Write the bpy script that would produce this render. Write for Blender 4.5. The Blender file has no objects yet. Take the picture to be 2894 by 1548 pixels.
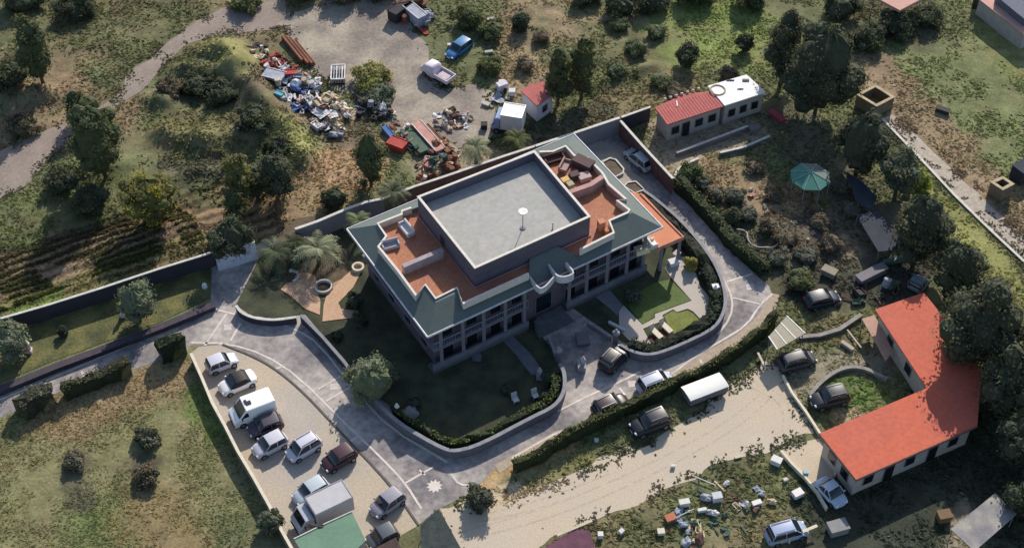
import bpy, math, random
import numpy as np
from mathutils import Vector, Matrix
random.seed(7); rng = np.random.default_rng(7)
sc = bpy.context.scene
# ---------------------------------------------------------------- camera, sky, sun
FPX, PITCH, DIST = 4300.0, math.radians(47.5), 159.0
CAM = np.array([0.0, -DIST*math.cos(PITCH), DIST*math.sin(PITCH)])
cd = bpy.data.cameras.new('camera'); cam = bpy.data.objects.new('camera', cd); sc.collection.objects.link(cam)
cam.location = CAM; cam.rotation_euler = (math.pi/2-PITCH, 0, 0)
cd.sensor_width = 36; cd.lens = FPX/2894*36; cd.clip_start = 1; cd.clip_end = 6000
sc.camera = cam
SUN_EL, SH = math.radians(33.5), (-0.42, -1.45)          # shadow offset per metre of height
SUN_AZ = math.atan2(-SH[0], -SH[1])                       # clockwise from +Y
w = bpy.data.worlds.new('World'); sc.world = w; w.use_nodes = True
nt = w.node_tree; bg = nt.nodes['Background']
sky = nt.nodes.new('ShaderNodeTexSky'); sky.sky_type = 'NISHITA'; sky.sun_disc = False
sky.sun_elevation = SUN_EL; sky.sun_rotation = SUN_AZ
nt.links.new(sky.outputs[0], bg.inputs[0]); bg.inputs[1].default_value = 0.115
ld = bpy.data.lights.new('sun', 'SUN'); ld.energy = 4.1; ld.angle = math.radians(0.5); ld.color = (1, .92, .80)
lo = bpy.data.objects.new('sun', ld); sc.collection.objects.link(lo)
dv = Vector((SH[0], SH[1], -math.hypot(*SH)*math.tan(SUN_EL)))
lo.rotation_euler = dv.to_track_quat('-Z', 'Y').to_euler(); lo.location = (0, 0, 120)
sc.view_settings.view_transform = 'Standard'; sc.view_settings.look = 'None'
sc.view_settings.exposure = 0.45; sc.view_settings.gamma = 1
sc.render.resolution_x = 1024; sc.render.resolution_y = 547
# ---------------------------------------------------------------- measuring helpers
cp, sp = math.cos(PITCH), math.sin(PITCH)
def W(p, z=0.0):                       # a sighting of the place -> world point at height z
    x, y = p; v = np.array([x-1447, FPX*cp+(774-y)*sp, -FPX*sp+(774-y)*cp])
    t = (z-CAM[2])/v[2]; q = CAM+v*t
    return (float(q[0]), float(q[1]))
FR = dict(T1=(0,0), T2=(700,0), T3=(1400,0), T4=(2094,0), M1=(0,500), M2=(700,500), M3=(1400,500), M4=(2094,500),
          B1=(0,1028), B2=(700,1028), B3=(1400,1028), B4=(2094,1028))
FF = dict(F1=(1150,380), F2=(1500,380), F3=(1150,620), F4=(1550,600), F5=(1100,860), F6=(1500,820), F7=(960,540), F8=(540,980))
def Q(fr, *pts):
    if fr == 'D': return [(x*1.12345, y*1.12345) for x, y in pts]
    if fr == 'S': return list(pts)
    if fr == 'H3': return [(x*.5617, 774+y*.5617) for x, y in pts]
    if fr == 'H4': return [(1447+x*.5617, 774+y*.5617) for x, y in pts]
    if fr in FR: ox, oy = FR[fr]; k = .37736
    else: ox, oy = FF[fr]; k = .18868
    return [(ox+x*k, oy+y*k) for x, y in pts]
def WP(fr, *pts, z=0): return [W(p, z) for p in Q(fr, *pts)]
def W1(fr, x, y, z=0): return WP(fr, (x, y), z=z)[0]
# ---------------------------------------------------------------- noise
_L = rng.random((256, 256))
def vnoise(x, y, s):
    x = np.asarray(x, float)/s+1000; y = np.asarray(y, float)/s+1000
    xi = np.floor(x).astype(int); yi = np.floor(y).astype(int); fx = x-xi; fy = y-yi
    fx = fx*fx*(3-2*fx); fy = fy*fy*(3-2*fy); m = 255
    a = _L[xi & m, yi & m]; b = _L[(xi+1) & m, yi & m]; c = _L[xi & m, (yi+1) & m]; d = _L[(xi+1) & m, (yi+1) & m]
    return (a*(1-fx)+b*fx)*(1-fy)+(c*(1-fx)+d*fx)*fy
def fbm(x, y, s, n=4):
    r = 0; a = .5; t = 0
    for i in range(n): r = r+a*vnoise(x+17*i, y-9*i, s/2**i); t += a; a *= .5
    return r/t
def inpoly(X, Y, poly):
    X = np.asarray(X, float); Y = np.asarray(Y, float); ins = np.zeros(X.shape, bool); n = len(poly)
    for i in range(n):
        x1, y1 = poly[i]; x2, y2 = poly[(i+1) % n]
        c = ((y1 > Y) != (y2 > Y)) & (X < (x2-x1)*(Y-y1)/((y2-y1) if y2 != y1 else 1e-9)+x1)
        ins ^= c
    return ins
def dpoly(X, Y, pts, closed=False):
    X = np.asarray(X, float); Y = np.asarray(Y, float); d = np.full(X.shape, 1e9); n = len(pts)
    if n == 1: return np.hypot(X-pts[0][0], Y-pts[0][1])
    for i in range(n if closed else n-1):
        x1, y1 = pts[i]; x2, y2 = pts[(i+1) % n]; dx, dy = x2-x1, y2-y1; L = dx*dx+dy*dy+1e-9
        t = np.clip(((X-x1)*dx+(Y-y1)*dy)/L, 0, 1)
        d = np.minimum(d, np.hypot(X-x1-t*dx, Y-y1-t*dy))
    return d
# ---------------------------------------------------------------- materials
MATS = {}
def mat(name, col, rough=.85, var=.25, scale=1.5, bump=.0, spec=.3, metal=0, vcol=False, fine=9.0, col2=None, coat=0):
    if name in MATS: return MATS[name]
    m = bpy.data.materials.new(name); m.use_nodes = True; t = m.node_tree; N = t.nodes; K = t.links
    b = N['Principled BSDF']; b.inputs['Roughness'].default_value = rough; b.inputs['Metallic'].default_value = metal
    b.inputs['Specular IOR Level'].default_value = spec
    if coat: b.inputs['Coat Weight'].default_value = coat; b.inputs['Coat Roughness'].default_value = .08
    tc = N.new('ShaderNodeTexCoord')
    n1 = N.new('ShaderNodeTexNoise'); n1.inputs['Scale'].default_value = scale; n1.inputs['Detail'].default_value = 6
    n2 = N.new('ShaderNodeTexNoise'); n2.inputs['Scale'].default_value = fine; n2.inputs['Detail'].default_value = 3
    K.new(tc.outputs['Object'], n1.inputs['Vector']); K.new(tc.outputs['Object'], n2.inputs['Vector'])
    if vcol:
        at = N.new('ShaderNodeAttribute'); at.attribute_name = 'Col'; src = at.outputs['Color']
    else:
        mx0 = N.new('ShaderNodeMix'); mx0.data_type = 'RGBA'
        mx0.inputs['A'].default_value = (*col, 1); mx0.inputs['B'].default_value = (*(col2 or col), 1)
        rp = N.new('ShaderNodeMapRange'); rp.inputs['From Min'].default_value = .4; rp.inputs['From Max'].default_value = .6
        K.new(n1.outputs['Fac'], rp.inputs['Value']); K.new(rp.outputs[0], mx0.inputs['Factor']); src = mx0.outputs['Result']
    ad = N.new('ShaderNodeMath'); ad.operation = 'ADD'; K.new(n1.outputs['Fac'], ad.inputs[0]); K.new(n2.outputs['Fac'], ad.inputs[1])
    mr = N.new('ShaderNodeMapRange'); mr.inputs['From Min'].default_value = .7; mr.inputs['From Max'].default_value = 1.3
    mr.inputs['To Min'].default_value = 1-var; mr.inputs['To Max'].default_value = 1+var
    K.new(ad.outputs[0], mr.inputs['Value'])
    vm = N.new('ShaderNodeVectorMath'); vm.operation = 'SCALE'; K.new(src, vm.inputs[0]); K.new(mr.outputs[0], vm.inputs['Scale'])
    K.new(vm.outputs[0], b.inputs['Base Color'])
    if bump:
        bp = N.new('ShaderNodeBump'); bp.inputs['Strength'].default_value = bump; bp.inputs['Distance'].default_value = .12
        K.new(n2.outputs['Fac'], bp.inputs['Height']); K.new(bp.outputs[0], b.inputs['Normal'])
    MATS[name] = m; return m
def paint(name, c): return mat('paint_'+name, c, rough=.38, var=.05, spec=.3, coat=.08)
GLASS = mat('dark_glass', (.012, .015, .02), rough=.08, var=.05, spec=.8)
RUB = mat('rubber', (.012, .012, .013), rough=.8)
RIM = mat('alloy', (.35, .35, .37), rough=.35, metal=.8, var=.1)
LENS = mat('headlamp_lens', (.75, .77, .8), rough=.15, var=.05)
TAIL = mat('tail_lens', (.35, .02, .02), rough=.2, var=.05)
BLACK = mat('black_plastic', (.018, .018, .02), rough=.6)
WHITE = mat('white_paint', (.72, .71, .68), rough=.6, var=.08)
LEAF = mat('foliage', (1, 1, 1), rough=.75, var=.22, scale=.8, spec=.2, vcol=True, fine=3)
_t = LEAF.node_tree; _b = _t.nodes['Principled BSDF']; _o = _t.nodes['Material Output']; _tr = _t.nodes.new('ShaderNodeBsdfTranslucent'); _mx = _t.nodes.new('ShaderNodeMixShader')
_mx.inputs[0].default_value = .38; _t.links.new(_b.inputs['Base Color'].links[0].from_socket, _tr.inputs[0]); _t.links.new(_b.outputs[0], _mx.inputs[1]); _t.links.new(_tr.outputs[0], _mx.inputs[2]); _t.links.new(_mx.outputs[0], _o.inputs[0])
BARK = mat('bark', (.11, .085, .065), rough=.95, bump=.4)
# ---------------------------------------------------------------- mesh builder
class MB:
    def __init__(s): s.v = []; s.f = []; s.c = []
    def add(s, vs, fs, col=None):
        o = len(s.v); s.v += [tuple(map(float, v)) for v in vs]; s.f += [tuple(o+i for i in f) for f in fs]
        s.c += [col or (1, 1, 1)]*len(vs); return s
    def box(s, c, d, rz=0, tilt=None):
        x, y, z = [k/2 for k in d]
        vs = [Vector(p) for p in ((-x,-y,-z),(x,-y,-z),(x,y,-z),(-x,y,-z),(-x,-y,z),(x,-y,z),(x,y,z),(-x,y,z))]
        M = Matrix.Rotation(rz, 3, 'Z')
        if tilt: M = M @ Matrix.Rotation(tilt[0], 3, 'X') @ Matrix.Rotation(tilt[1], 3, 'Y')
        vs = [M @ v+Vector(c) for v in vs]
        return s.add(vs, [(0,3,2,1),(4,5,6,7),(0,1,5,4),(1,2,6,5),(2,3,7,6),(3,0,4,7)])
    def prism(s, poly, z0, z1, top=True, bot=False, cap=None):
        n = len(poly)
        A = sum(poly[i][0]*poly[(i+1) % n][1]-poly[(i+1) % n][0]*poly[i][1] for i in range(n))
        if A < 0: poly = poly[::-1]
        zz1 = z1 if hasattr(z1, '__len__') else [z1]*n
        if A < 0 and hasattr(z1, '__len__'): zz1 = zz1[::-1]
        vs = [(p[0], p[1], z0) for p in poly]+[(p[0], p[1], zz1[i]) for i, p in enumerate(poly)]
        fs = [(i, (i+1) % n, n+(i+1) % n, n+i) for i in range(n)]
        if top or bot:
            from mathutils.geometry import tessellate_polygon
            tr = tessellate_polygon([[Vector((p[0], p[1], 0)) for p in poly]])
            for t in tr:
                a, b, c = t
                ar = (poly[b][0]-poly[a][0])*(poly[c][1]-poly[a][1])-(poly[b][1]-poly[a][1])*(poly[c][0]-poly[a][0])
                if ar < 0: a, c = c, a
                if top: fs.append((n+a, n+b, n+c))
                if bot: fs.append((c, b, a))
        return s.add(vs, fs)
    def tube(s, pts, r, n=8, caps=True):
        pts = [Vector(p) for p in pts]; rs = r if hasattr(r, '__len__') else [r]*len(pts); vs = []; fs = []
        for i, p in enumerate(pts):
            d = (pts[min(i+1, len(pts)-1)]-pts[max(i-1, 0)]); d = d.normalized() if d.length > 1e-6 else Vector((0,0,1))
            a = d.orthogonal().normalized() if abs(d.z) < .99 else Vector((1,0,0)); a = (a-d*a.dot(d)).normalized(); b = d.cross(a)
            for k in range(n):
                t = 2*math.pi*k/n; vs.append(p+(a*math.cos(t)+b*math.sin(t))*rs[i])
        for i in range(len(pts)-1):
            for k in range(n):
                a = i*n+k; b = i*n+(k+1) % n; fs.append((a, b, b+n, a+n))
        if caps: fs.append(tuple(range(n))[::-1]); fs.append(tuple(len(vs)-n+k for k in range(n)))
        return s.add(vs, fs)
    def lathe(s, prof, c=(0,0,0), n=16, cap=True):
        vs = []; fs = []
        for r, z in prof:
            for k in range(n):
                t = 2*math.pi*k/n; vs.append((c[0]+r*math.cos(t), c[1]+r*math.sin(t), c[2]+z))
        for i in range(len(prof)-1):
            for k in range(n):
                a = i*n+k; b = i*n+(k+1) % n; fs.append((a, b, b+n, a+n))
        if cap: fs.append(tuple(range(n))[::-1]); fs.append(tuple(len(vs)-n+k for k in range(n)))
        return s.add(vs, fs)
    def blob(s, c, r, seed=0, n=8, amp=.25, col=None):
        vs = []; fs = []; R = random.Random(seed)
        ph = [(R.uniform(0, 6), R.uniform(1, 3)) for _ in range(4)]
        for i in range(n+1):
            th = math.pi*i/n
            for k in range(2*n):
                t = math.pi*k/n; q = 1+amp*(math.sin(ph[0][1]*2*t+ph[0][0])*math.sin(th*2+ph[1][0])+.5*math.sin(3*t+ph[2][0]+th*3))
                if i in (0, n): q = 1
                vs.append((c[0]+r[0]*q*math.sin(th)*math.cos(t), c[1]+r[1]*q*math.sin(th)*math.sin(t), c[2]+r[2]*q*math.cos(th)))
        for i in range(n):
            for k in range(2*n):
                a = i*2*n+k; b = i*2*n+(k+1) % (2*n); fs.append((a, a+2*n, b+2*n, b))
        return s.add(vs, fs, col)
    def build(s, name, m, parent=None, smooth=False, vc=False, loc=None, bevel=0):
        me = bpy.data.meshes.new(name); me.from_pydata(s.v, [], s.f); me.materials.append(m)
        if vc:
            ca = me.color_attributes.new('Col', 'FLOAT_COLOR', 'POINT')
            ca.data.foreach_set('color', np.c_[np.array(s.c), np.ones(len(s.c))].ravel().astype(np.float32))
        if smooth: me.polygons.foreach_set('use_smooth', [True]*len(me.polygons))
        me.update(); o = bpy.data.objects.new(name, me); sc.collection.objects.link(o)
        if parent: o.parent = parent
        if loc: o.location = loc
        if bevel:
            bm = o.modifiers.new('bevel', 'BEVEL'); bm.width = bevel; bm.segments = 2; bm.limit_method = 'ANGLE'
        return o
def tag(o, label=None, cat=None, group=None, kind=None):
    if label: o['label'] = label
    if cat: o['category'] = cat
    if group: o['group'] = group
    if kind: o['kind'] = kind
    return o
def thing(name, label, cat, loc=(0,0,0), rz=0, group=None):
    o = bpy.data.objects.new(name, None); sc.collection.objects.link(o); o.location = loc; o.rotation_euler = (0, 0, rz)
    o.empty_display_size = .2
    return tag(o, label, cat, group)
def local(pts, c): return [(p[0]-c[0], p[1]-c[1]) for p in pts]
def cen(pts): return (sum(p[0] for p in pts)/len(pts), sum(p[1] for p in pts)/len(pts))
def offset(poly, d):                   # inset (d>0 inwards) of a simple polygon
    n = len(poly); A = sum(poly[i][0]*poly[(i+1) % n][1]-poly[(i+1) % n][0]*poly[i][1] for i in range(n)); sg = 1 if A > 0 else -1; out = []
    for i in range(n):
        p0, p1, p2 = (Vector(poly[i-1]), Vector(poly[i]), Vector(poly[(i+1) % n]))
        a = (p1-p0).normalized(); b = (p2-p1).normalized(); na = Vector((-a.y, a.x))*sg; nb = Vector((-b.y, b.x))*sg
        m = na+nb; m = m/max(m.length_squared, .35)*2*d; out.append((p1.x+m.x, p1.y+m.y))
    return out
def smoothline(pts, it=2):
    for _ in range(it):
        o = [pts[0]]
        for a, b in zip(pts, pts[1:]):
            o += [(a[0]*.75+b[0]*.25, a[1]*.75+b[1]*.25), (a[0]*.25+b[0]*.75, a[1]*.25+b[1]*.75)]
        pts = o+[pts[-1]]
    return pts
def resample(pts, step):
    out = [pts[0]]
    for a, b in zip(pts, pts[1:]):
        L = math.hypot(b[0]-a[0], b[1]-a[1]); n = max(1, int(L/step))
        out += [(a[0]+(b[0]-a[0])*k/n, a[1]+(b[1]-a[1])*k/n) for k in range(1, n+1)]
    return out
def side(pts, d):
    out = []
    for i, p in enumerate(pts):
        a = Vector(pts[max(i-1, 0)]); b = Vector(pts[min(i+1, len(pts)-1)]); t = (b-a).normalized()
        out.append((p[0]-t.y*d, p[1]+t.x*d))
    return out
# ---------------------------------------------------------------- the setting: sheets on the ground
SHEETS = []
LANE = WP('D', (-90,1012),(0,975),(230,880),(480,785),(530,760),(535,650),(640,618),(740,583),(870,538),(980,500),(1200,415),(1345,365),(1550,320),(1600,370),(1690,465),
    (1790,580),(1900,690),(1935,720),(1948,755),(1930,800),(1900,835),(1855,875),(1755,905),(1690,940),(1600,1000),(1500,1060),(1448,1085),(1246,1176),(1190,1235),(1100,1282),(1053,1318),(979,1211),
    (858,1086),(770,990),(700,930),(640,895),(560,865),(480,868),(470,885),(330,930),(150,985),(0,1050),(-90,1090))
LOT = WP('D', (478,890),(500,872),(560,866),(640,897),(700,932),(770,992),(858,1088),(979,1213),(1053,1320),(1010,1345),(950,1440),(760,1440),(715,1340),(672,1262),(598,1140),(530,1015))
DROAD = WP('D', (1100,1290),(1185,1245),(1230,1262),(1330,1235),(1450,1190),(1560,1140),(1640,1110),(1700,1075),(1760,1030),(1850,965),(1930,900),(1960,920),(2000,990),(2062,1097),(1960,1122),
    (1880,1150),(1800,1180),(1700,1220),(1600,1262),(1500,1310),(1400,1345),(1340,1378),(1320,1450),(1190,1450),(1120,1350))
YARD = WP('D', (690,45),(780,20),(850,-40),(1000,-60),(1010,20),(1060,85),(1085,150),(1110,215),(1180,210),(1230,235),(1245,300),(1240,350),(1160,370),(1100,330),(1000,330),(960,300),(900,250),(840,220),(780,180),(740,110))
TRK = WP('D', (-60,520),(-60,415),(0,385),(90,335),(190,300),(230,270),(290,245),(330,180),(430,100),(490,55),(590,10),(700,-30),(720,30),(690,75),(560,85),(470,115),(400,175),(350,235),(300,262),(215,325),(130,395),(40,480))
TRKR = WP('D', (2215,300),(2245,285),(2400,430),(2560,580),(2650,665),(2650,715),(2560,645),(2380,475))
SAND = WP('D', (1965,1125),(2060,1102),(2085,1130),(2100,1170),(2095,1200),(2040,1215),(2010,1190),(1975,1150))
GL = WP('D', (594,766),(632,690),(660,632),(740,598),(870,553),(985,513),(1330,600),(1350,830),(1395,885),(1413,940),(1410,985),(1375,1035),(1250,1100),(1180,1118),(1115,1103),(1005,1040),(935,985),(768,790),(745,793),(690,800),(635,795))
GRn = WP('D', (1482,804),(1400,745),(1560,480),(1600,478),(1640,500),(1712,562),(1778,640),(1808,700),(1816,745),(1812,783),(1795,812),(1720,848),(1640,880),(1600,876),(1560,856))
STRIP = WP('D', (-90,880),(0,845),(130,800),(400,700),(530,655),(528,750),(400,812),(140,905),(0,962),(-90,1000))
def jitter(poly, step, amp, s):
    p = resample(poly+[poly[0]], step)[:-1]; x = np.array([q[0] for q in p]); y = np.array([q[1] for q in p])
    return [(float(a), float(b)) for a, b in zip(x+(fbm(x, y, s, 3)-.5)*amp*2, y+(fbm(x+50, y-30, s, 3)-.5)*amp*2)]
def sheet(name, poly, m, z, edge=None):
    if edge: poly = jitter(poly, edge[0], edge[1], edge[2])
    o = MB().prism(poly, z-.3, z).build(name, m); tag(o, kind='structure'); SHEETS.append(poly); return o
ASPH = mat('lane_paving', (.225,.205,.21), rough=.9, var=.42, scale=.16, fine=1.6, col2=(.34,.305,.28))
LOTM = mat('lot_gravel', (.47,.395,.30), rough=.95, var=.2, scale=.13, fine=5, col2=(.365,.325,.285))
SANDM = mat('sand', (.52,.435,.33), rough=.95, var=.16, scale=.16, fine=6, col2=(.45,.385,.31))
YARDM = mat('yard_dirt', (.235,.20,.175), rough=.95, var=.28, scale=.25, fine=2.5, col2=(.31,.27,.215))
TRKM = mat('track_dirt', (.25,.205,.175), rough=.95, var=.22, scale=.5, fine=3)
LAWND = mat('garden_lawn', (.042,.048,.030), rough=.95, var=.35, scale=.5, fine=7, bump=.3, col2=(.055,.062,.034))  # dark base green carries the villa's shade over the front lawn
LAWNY = mat('strip_lawn', (.075,.085,.038), rough=.95, var=.4, scale=.4, fine=4, bump=.5, col2=(.13,.12,.045))
sheet('lane', LANE, ASPH, .0)
sheet('parking_lot', LOT, LOTM, .008)
sheet('dirt_road', DROAD, SANDM, .012, (.8, .9, 3))
sheet('dirt_yard', YARD, YARDM, .004, (.8, 1.2, 4))
sheet('dirt_track', TRK, TRKM, .016, (.8, .8, 3))
sheet('field_track', TRKR, mat('pale_track', (.36,.31,.26), var=.2, fine=3), .012, (.8, .35, 2))
sheet('pavement', WP('H4', (800,505),(860,452),(950,402),(1110,322),(1215,235),(1280,150),(1300,95),(1345,105),(1325,190),(1255,290),(1140,372),(1010,450),(905,520),(815,560)), mat('pavement_beige', (.36,.29,.22), var=.2, fine=4), .014)
sheet('pavement_lower', WP('H4', (-90,960),(0,912),(130,838),(230,785),(300,775),(335,790),(250,825),(130,890),(0,960),(-60,1000)), mat('pavement_beige', (.36,.29,.22)), .014)
sheet('sand_patch', SAND, SANDM, .020)
sheet('courtyard', WP('F2', (860,230),(1100,165),(1400,215),(1480,320),(1500,560),(1720,690),(1850,850),(1640,880),(1380,810),(1000,420)), mat('courtyard_paving', (.34,.30,.25), var=.22, scale=.7), .010)
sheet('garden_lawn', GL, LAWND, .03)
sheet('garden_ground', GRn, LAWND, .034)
sheet('lawn_strip', STRIP, LAWNY, .026)
# ---------------------------------------------------------------- terrain
def g(c): return np.array(c, float)
PAINT = [   # colour, frame points, radius m, softness m
 ((.120,.100,.060), 'D', [(150,60),(600,20)], 9, 5), ((.075,.085,.040), 'D', [(0,60),(420,60),(380,130)], 4, 4),
 ((.145,.105,.070), 'D', [(150,220),(260,300),(60,340)], 4, 4), ((.07,.085,.035), 'D', [(80,540),(230,500),(60,610)], 5.5, 4),
 ((.135,.14,.05), 'D', [(560,120),(640,220),(720,330),(750,390)], 2.6, 1.8), ((.11,.105,.05), 'D', [(450,330),(560,320)], 4, 3),
 ((.055,.055,.04), 'D', [(480,240),(620,250),(650,330)], 2.2, 2), ((.055,.055,.04), 'D', [(420,430),(600,430)], 1.6, 1.6),
 ((.185,.125,.075), 'D', [(420,610),(600,540),(800,470),(880,420)], 4.2, 3), ((.21,.135,.085), 'D', [(840,410),(900,430)], 3, 2),
 ((.15,.105,.075), 'D', [(0,700),(250,640),(480,590)], 3.2, 2.5), ((.14,.125,.05), 'D', [(40,770),(300,680),(500,610)], 1.3, 1.2),
 ((.10,.16,.03), 'D', [(60,780),(120,755)], 1.1, 1.5), ((.17,.125,.085), 'D', [(1290,50),(1320,180),(1360,220)], 3, 3),
 ((.16,.12,.08), 'D', [(1430,60),(1560,70)], 3.5, 4), ((.085,.09,.045), 'D', [(1560,120),(1650,200),(1560,240)], 4.5, 4),
 ((.115,.155,.04), 'D', [(1720,50),(1850,70),(1900,110),(1760,120)], 4.6, 3), ((.12,.10,.055), 'D', [(1560,260),(1640,290),(1700,220)], 3, 3),
 ((.098,.122,.052), 'D', [(2300,120),(2450,200),(2560,330)], 9, 5), ((.13,.15,.045), 'D', [(2500,80),(2570,160)], 3, 3),
 ((.07,.07,.045), 'D', [(2180,40),(2320,60)], 4, 3), ((.16,.115,.08), 'D', [(2180,170),(2300,290),(2450,450),(2570,560)], 3.6, 3),
 ((.19,.14,.09), 'D', [(2160,190),(2220,260)], 1.6, 1.5), ((.155,.165,.05), 'D', [(2285,430),(2400,560),(2480,650),(2560,760),(2600,850)], 2.2, 1.6),
 ((.165,.115,.075), 'D', [(1760,430),(1880,480),(2000,530)], 4, 3), ((.075,.065,.06), 'D', [(1900,620),(2150,600),(2200,560)], 4.5, 3),
 ((.06,.065,.045), 'D', [(1860,540),(1900,580)], 1.5, 2), ((.10,.10,.05), 'D', [(1990,700),(2010,760)], 2, 2), ((.17,.12,.09), 'D', [(2130,620)], 1.6, 1.5),
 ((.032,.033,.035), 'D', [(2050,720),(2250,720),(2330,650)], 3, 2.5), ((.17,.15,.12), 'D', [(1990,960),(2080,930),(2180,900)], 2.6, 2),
 ((.10,.09,.05), 'D', [(2090,830),(2150,860)], 2.5, 2), ((.07,.12,.03), 'D', [(2120,960),(2200,1000)], 1.7, .9), ((.25,.2,.15), 'D', [(2110,1050),(2140,1060)], 1.3, 1),
 ((.118,.118,.056), 'D', [(0,1150),(300,1060),(480,960),(420,1250),(60,1330)], 9, 6), ((.17,.12,.07), 'D', [(140,1040),(280,1010),(430,950)], 2.8, 2.5),
 ((.085,.125,.03), 'D', [(540,1000),(570,1060)], 2.4, 2), ((.085,.118,.04), 'D', [(250,1290),(300,1378),(260,1440)], 2.4, 2), ((.15,.115,.055), 'D', [(380,1300),(450,1360)], 4, 3),
 ((.055,.055,.04), 'D', [(370,1170)], 1.2, 1.2), ((.065,.065,.045), 'D', [(185,1170),(200,1250)], 1.3, 1.5),
 ((.12,.105,.06), 'D', [(1500,1320),(1750,1300),(1900,1350),(1800,1440)], 5, 2.5), ((.075,.085,.04), 'D', [(1640,1340),(1900,1190),(1830,1200)], 2.6, 2),
 ((.30,.24,.17), 'D', [(1230,1250),(1420,1200)], 1.6, 1.2), ((.24,.16,.07), 'D', [(1215,1195),(1300,1170),(1420,1120)], 1.5, .8), ((.13,.13,.05), 'D', [(1330,1210),(1480,1150)], 1, 1),
 ((.026,.034,.030), 'D', [(2180,1280),(2400,1250),(2560,1150),(2300,1340)], 7, 3), ((.17,.15,.12), 'D', [(2440,1340)], 2.5, 2), ((.20,.17,.14), 'D', [(1690,330),(1650,400),(1760,350),(1900,330)], 2.6, 1.5),  # first entry: roof and tree shade painted into the dark ground
 ((.07,.07,.05), 'D', [(1960,280),(2060,380),(2150,480)], 3.5, 2.5), ((.06,.06,.045), 'D', [(1290,330),(1380,320),(1500,290)], 2, 2),
 ((.22,.18,.14), 'D', [(1080,420),(1180,380),(1230,390)], 2.2, 2), ((.10,.08,.06), 'D', [(880,330),(760,300),(680,200)], 2.5, 2),
]
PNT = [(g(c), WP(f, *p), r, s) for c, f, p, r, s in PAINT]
RIDGES = [(WP('D', (500,95),(560,130),(640,230),(720,330),(750,400)), 2.0, 2.0), (WP('D', (0,250),(120,240)), 1.2, 1.5), (WP('D', (430,170),(560,190)), .9, 1.2),
          (WP('D', (330,240),(420,260)), 1.0, 1.3), (WP('D', (400,340),(520,360),(640,350)), 1.1, 1.6), (WP('D', (1480,225),(1640,170)), .6, 1.0), (WP('D', (860,170),(960,190)), .9, 1.6),
          (WP('D', (20,200),(-60,240)), 1.5, 2), (WP('D', (150,430),(300,420)), .8, 2), (WP('D', (400,460),(560,440),(700,500)), .8, 1.4)]
FLAT = [LANE, LOT, DROAD, YARD, TRK, TRKR, SAND, STRIP]
def sheetmask(X, Y, margin):
    m = np.zeros(np.shape(X)); 
    for p in FLAT:
        d = np.where(inpoly(X, Y, p), 0, dpoly(X, Y, p, True)); m = np.maximum(m, np.clip(1-(d-.3)/margin, 0, 1))
    return m
def height(X, Y, m=None):
    X = np.asarray(X, float); Y = np.asarray(Y, float)
    if m is None: m = sheetmask(X, Y, 2.5)
    k = np.clip((fbm(X, Y, 18, 2)-.3)*2.2, .25, 1)
    h = (fbm(X, Y, 3.2, 4)-.42)*1.3*k+.05
    h = h*np.clip((92-np.hypot(X, Y))/20, 0, 1)
    right = 1/(1+np.exp((-X+38)/4)); low = 1/(1+np.exp((Y+2)/3))*(1/(1+np.exp((X+20)/2)))
    h = h*(1-.8*right)*(1-.8*low)
    for pts, a, wd in RIDGES: h = h+a*np.exp(-(dpoly(X, Y, pts)/wd)**2)*(.75+.5*vnoise(X, Y, 2.2))
    h = np.maximum(h, -.5)
    return (h-.02)*(1-m)-.014*m
def colour(X, Y):
    C = np.ones(X.shape+(3,))*g((.085,.098,.048)); n = (fbm(X, Y, 2.6, 4)-.5)
    for c, pts, r, s in PNT:
        d = dpoly(X, Y, pts)+n*s*2.2; k = np.clip((r+s*.5-d)/s, 0, 1)[..., None]; k = k*k*(3-2*k)*.92
        C = C*(1-k)+c*k
    a = fbm(X+70, Y, 1.6, 4)[..., None]; b = fbm(X, Y+90, 5.5, 3)[..., None]
    C = C*(.72+.56*a)*(.85+.3*b)
    br = np.clip((fbm(X-40, Y+20, 2.1, 4)-.54)*7, 0, 1)[..., None]*.25
    C = C*(1-br)+C.mean(-1, keepdims=True)*g((1.35,1.02,.68))*1.12*br
    # ploughed strip beside the long wall
    p0, p1 = W1('D', 0, 780), W1('D', 520, 615); t = np.array([p1[0]-p0[0], p1[1]-p0[1]]); t /= np.hypot(*t)
    u = (X-p0[0])*t[0]+(Y-p0[1])*t[1]; v = -(X-p0[0])*t[1]+(Y-p0[1])*t[0]
    f = np.clip((6.5-np.abs(v-3.5))/2, 0, 1)*np.clip((33-u)/3, 0, 1)*np.clip((u+6)/3, 0, 1)
    st = np.sin(v*4.6+(fbm(X, Y, 5, 2)-.5)*2)
    C = C*(1-(f*.55*np.clip(.3-st*1.4, 0, 1))[..., None])
    lum = C.mean(-1, keepdims=True); C = (C*.74+lum*.26*g((1.04,1.02,.94)))*1.56*g((1.05,1.0,.88))
    return np.clip(C, .014, .8)
def axis(lo, hi, step, far):
    a = list(np.arange(lo, hi, step)); d = step; x = hi
    while x < far: a.append(x); d *= 1.35; x += d
    b = []; d = step; x = lo-step
    while x > -far: b.append(x); d *= 1.35; x -= d
    return np.array(sorted(b)+a)
xs = axis(-72, 72, .34, 2500); ys = axis(-44, 62, .34, 2500)
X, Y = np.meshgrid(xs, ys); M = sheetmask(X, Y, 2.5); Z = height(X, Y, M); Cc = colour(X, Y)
ins = np.zeros(X.shape, bool)
nx, ny = len(xs), len(ys)
idx = np.arange(nx*ny).reshape(ny, nx)
quads = np.stack([idx[:-1, :-1], idx[:-1, 1:], idx[1:, 1:], idx[1:, :-1]], -1).reshape(-1, 4)
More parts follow.
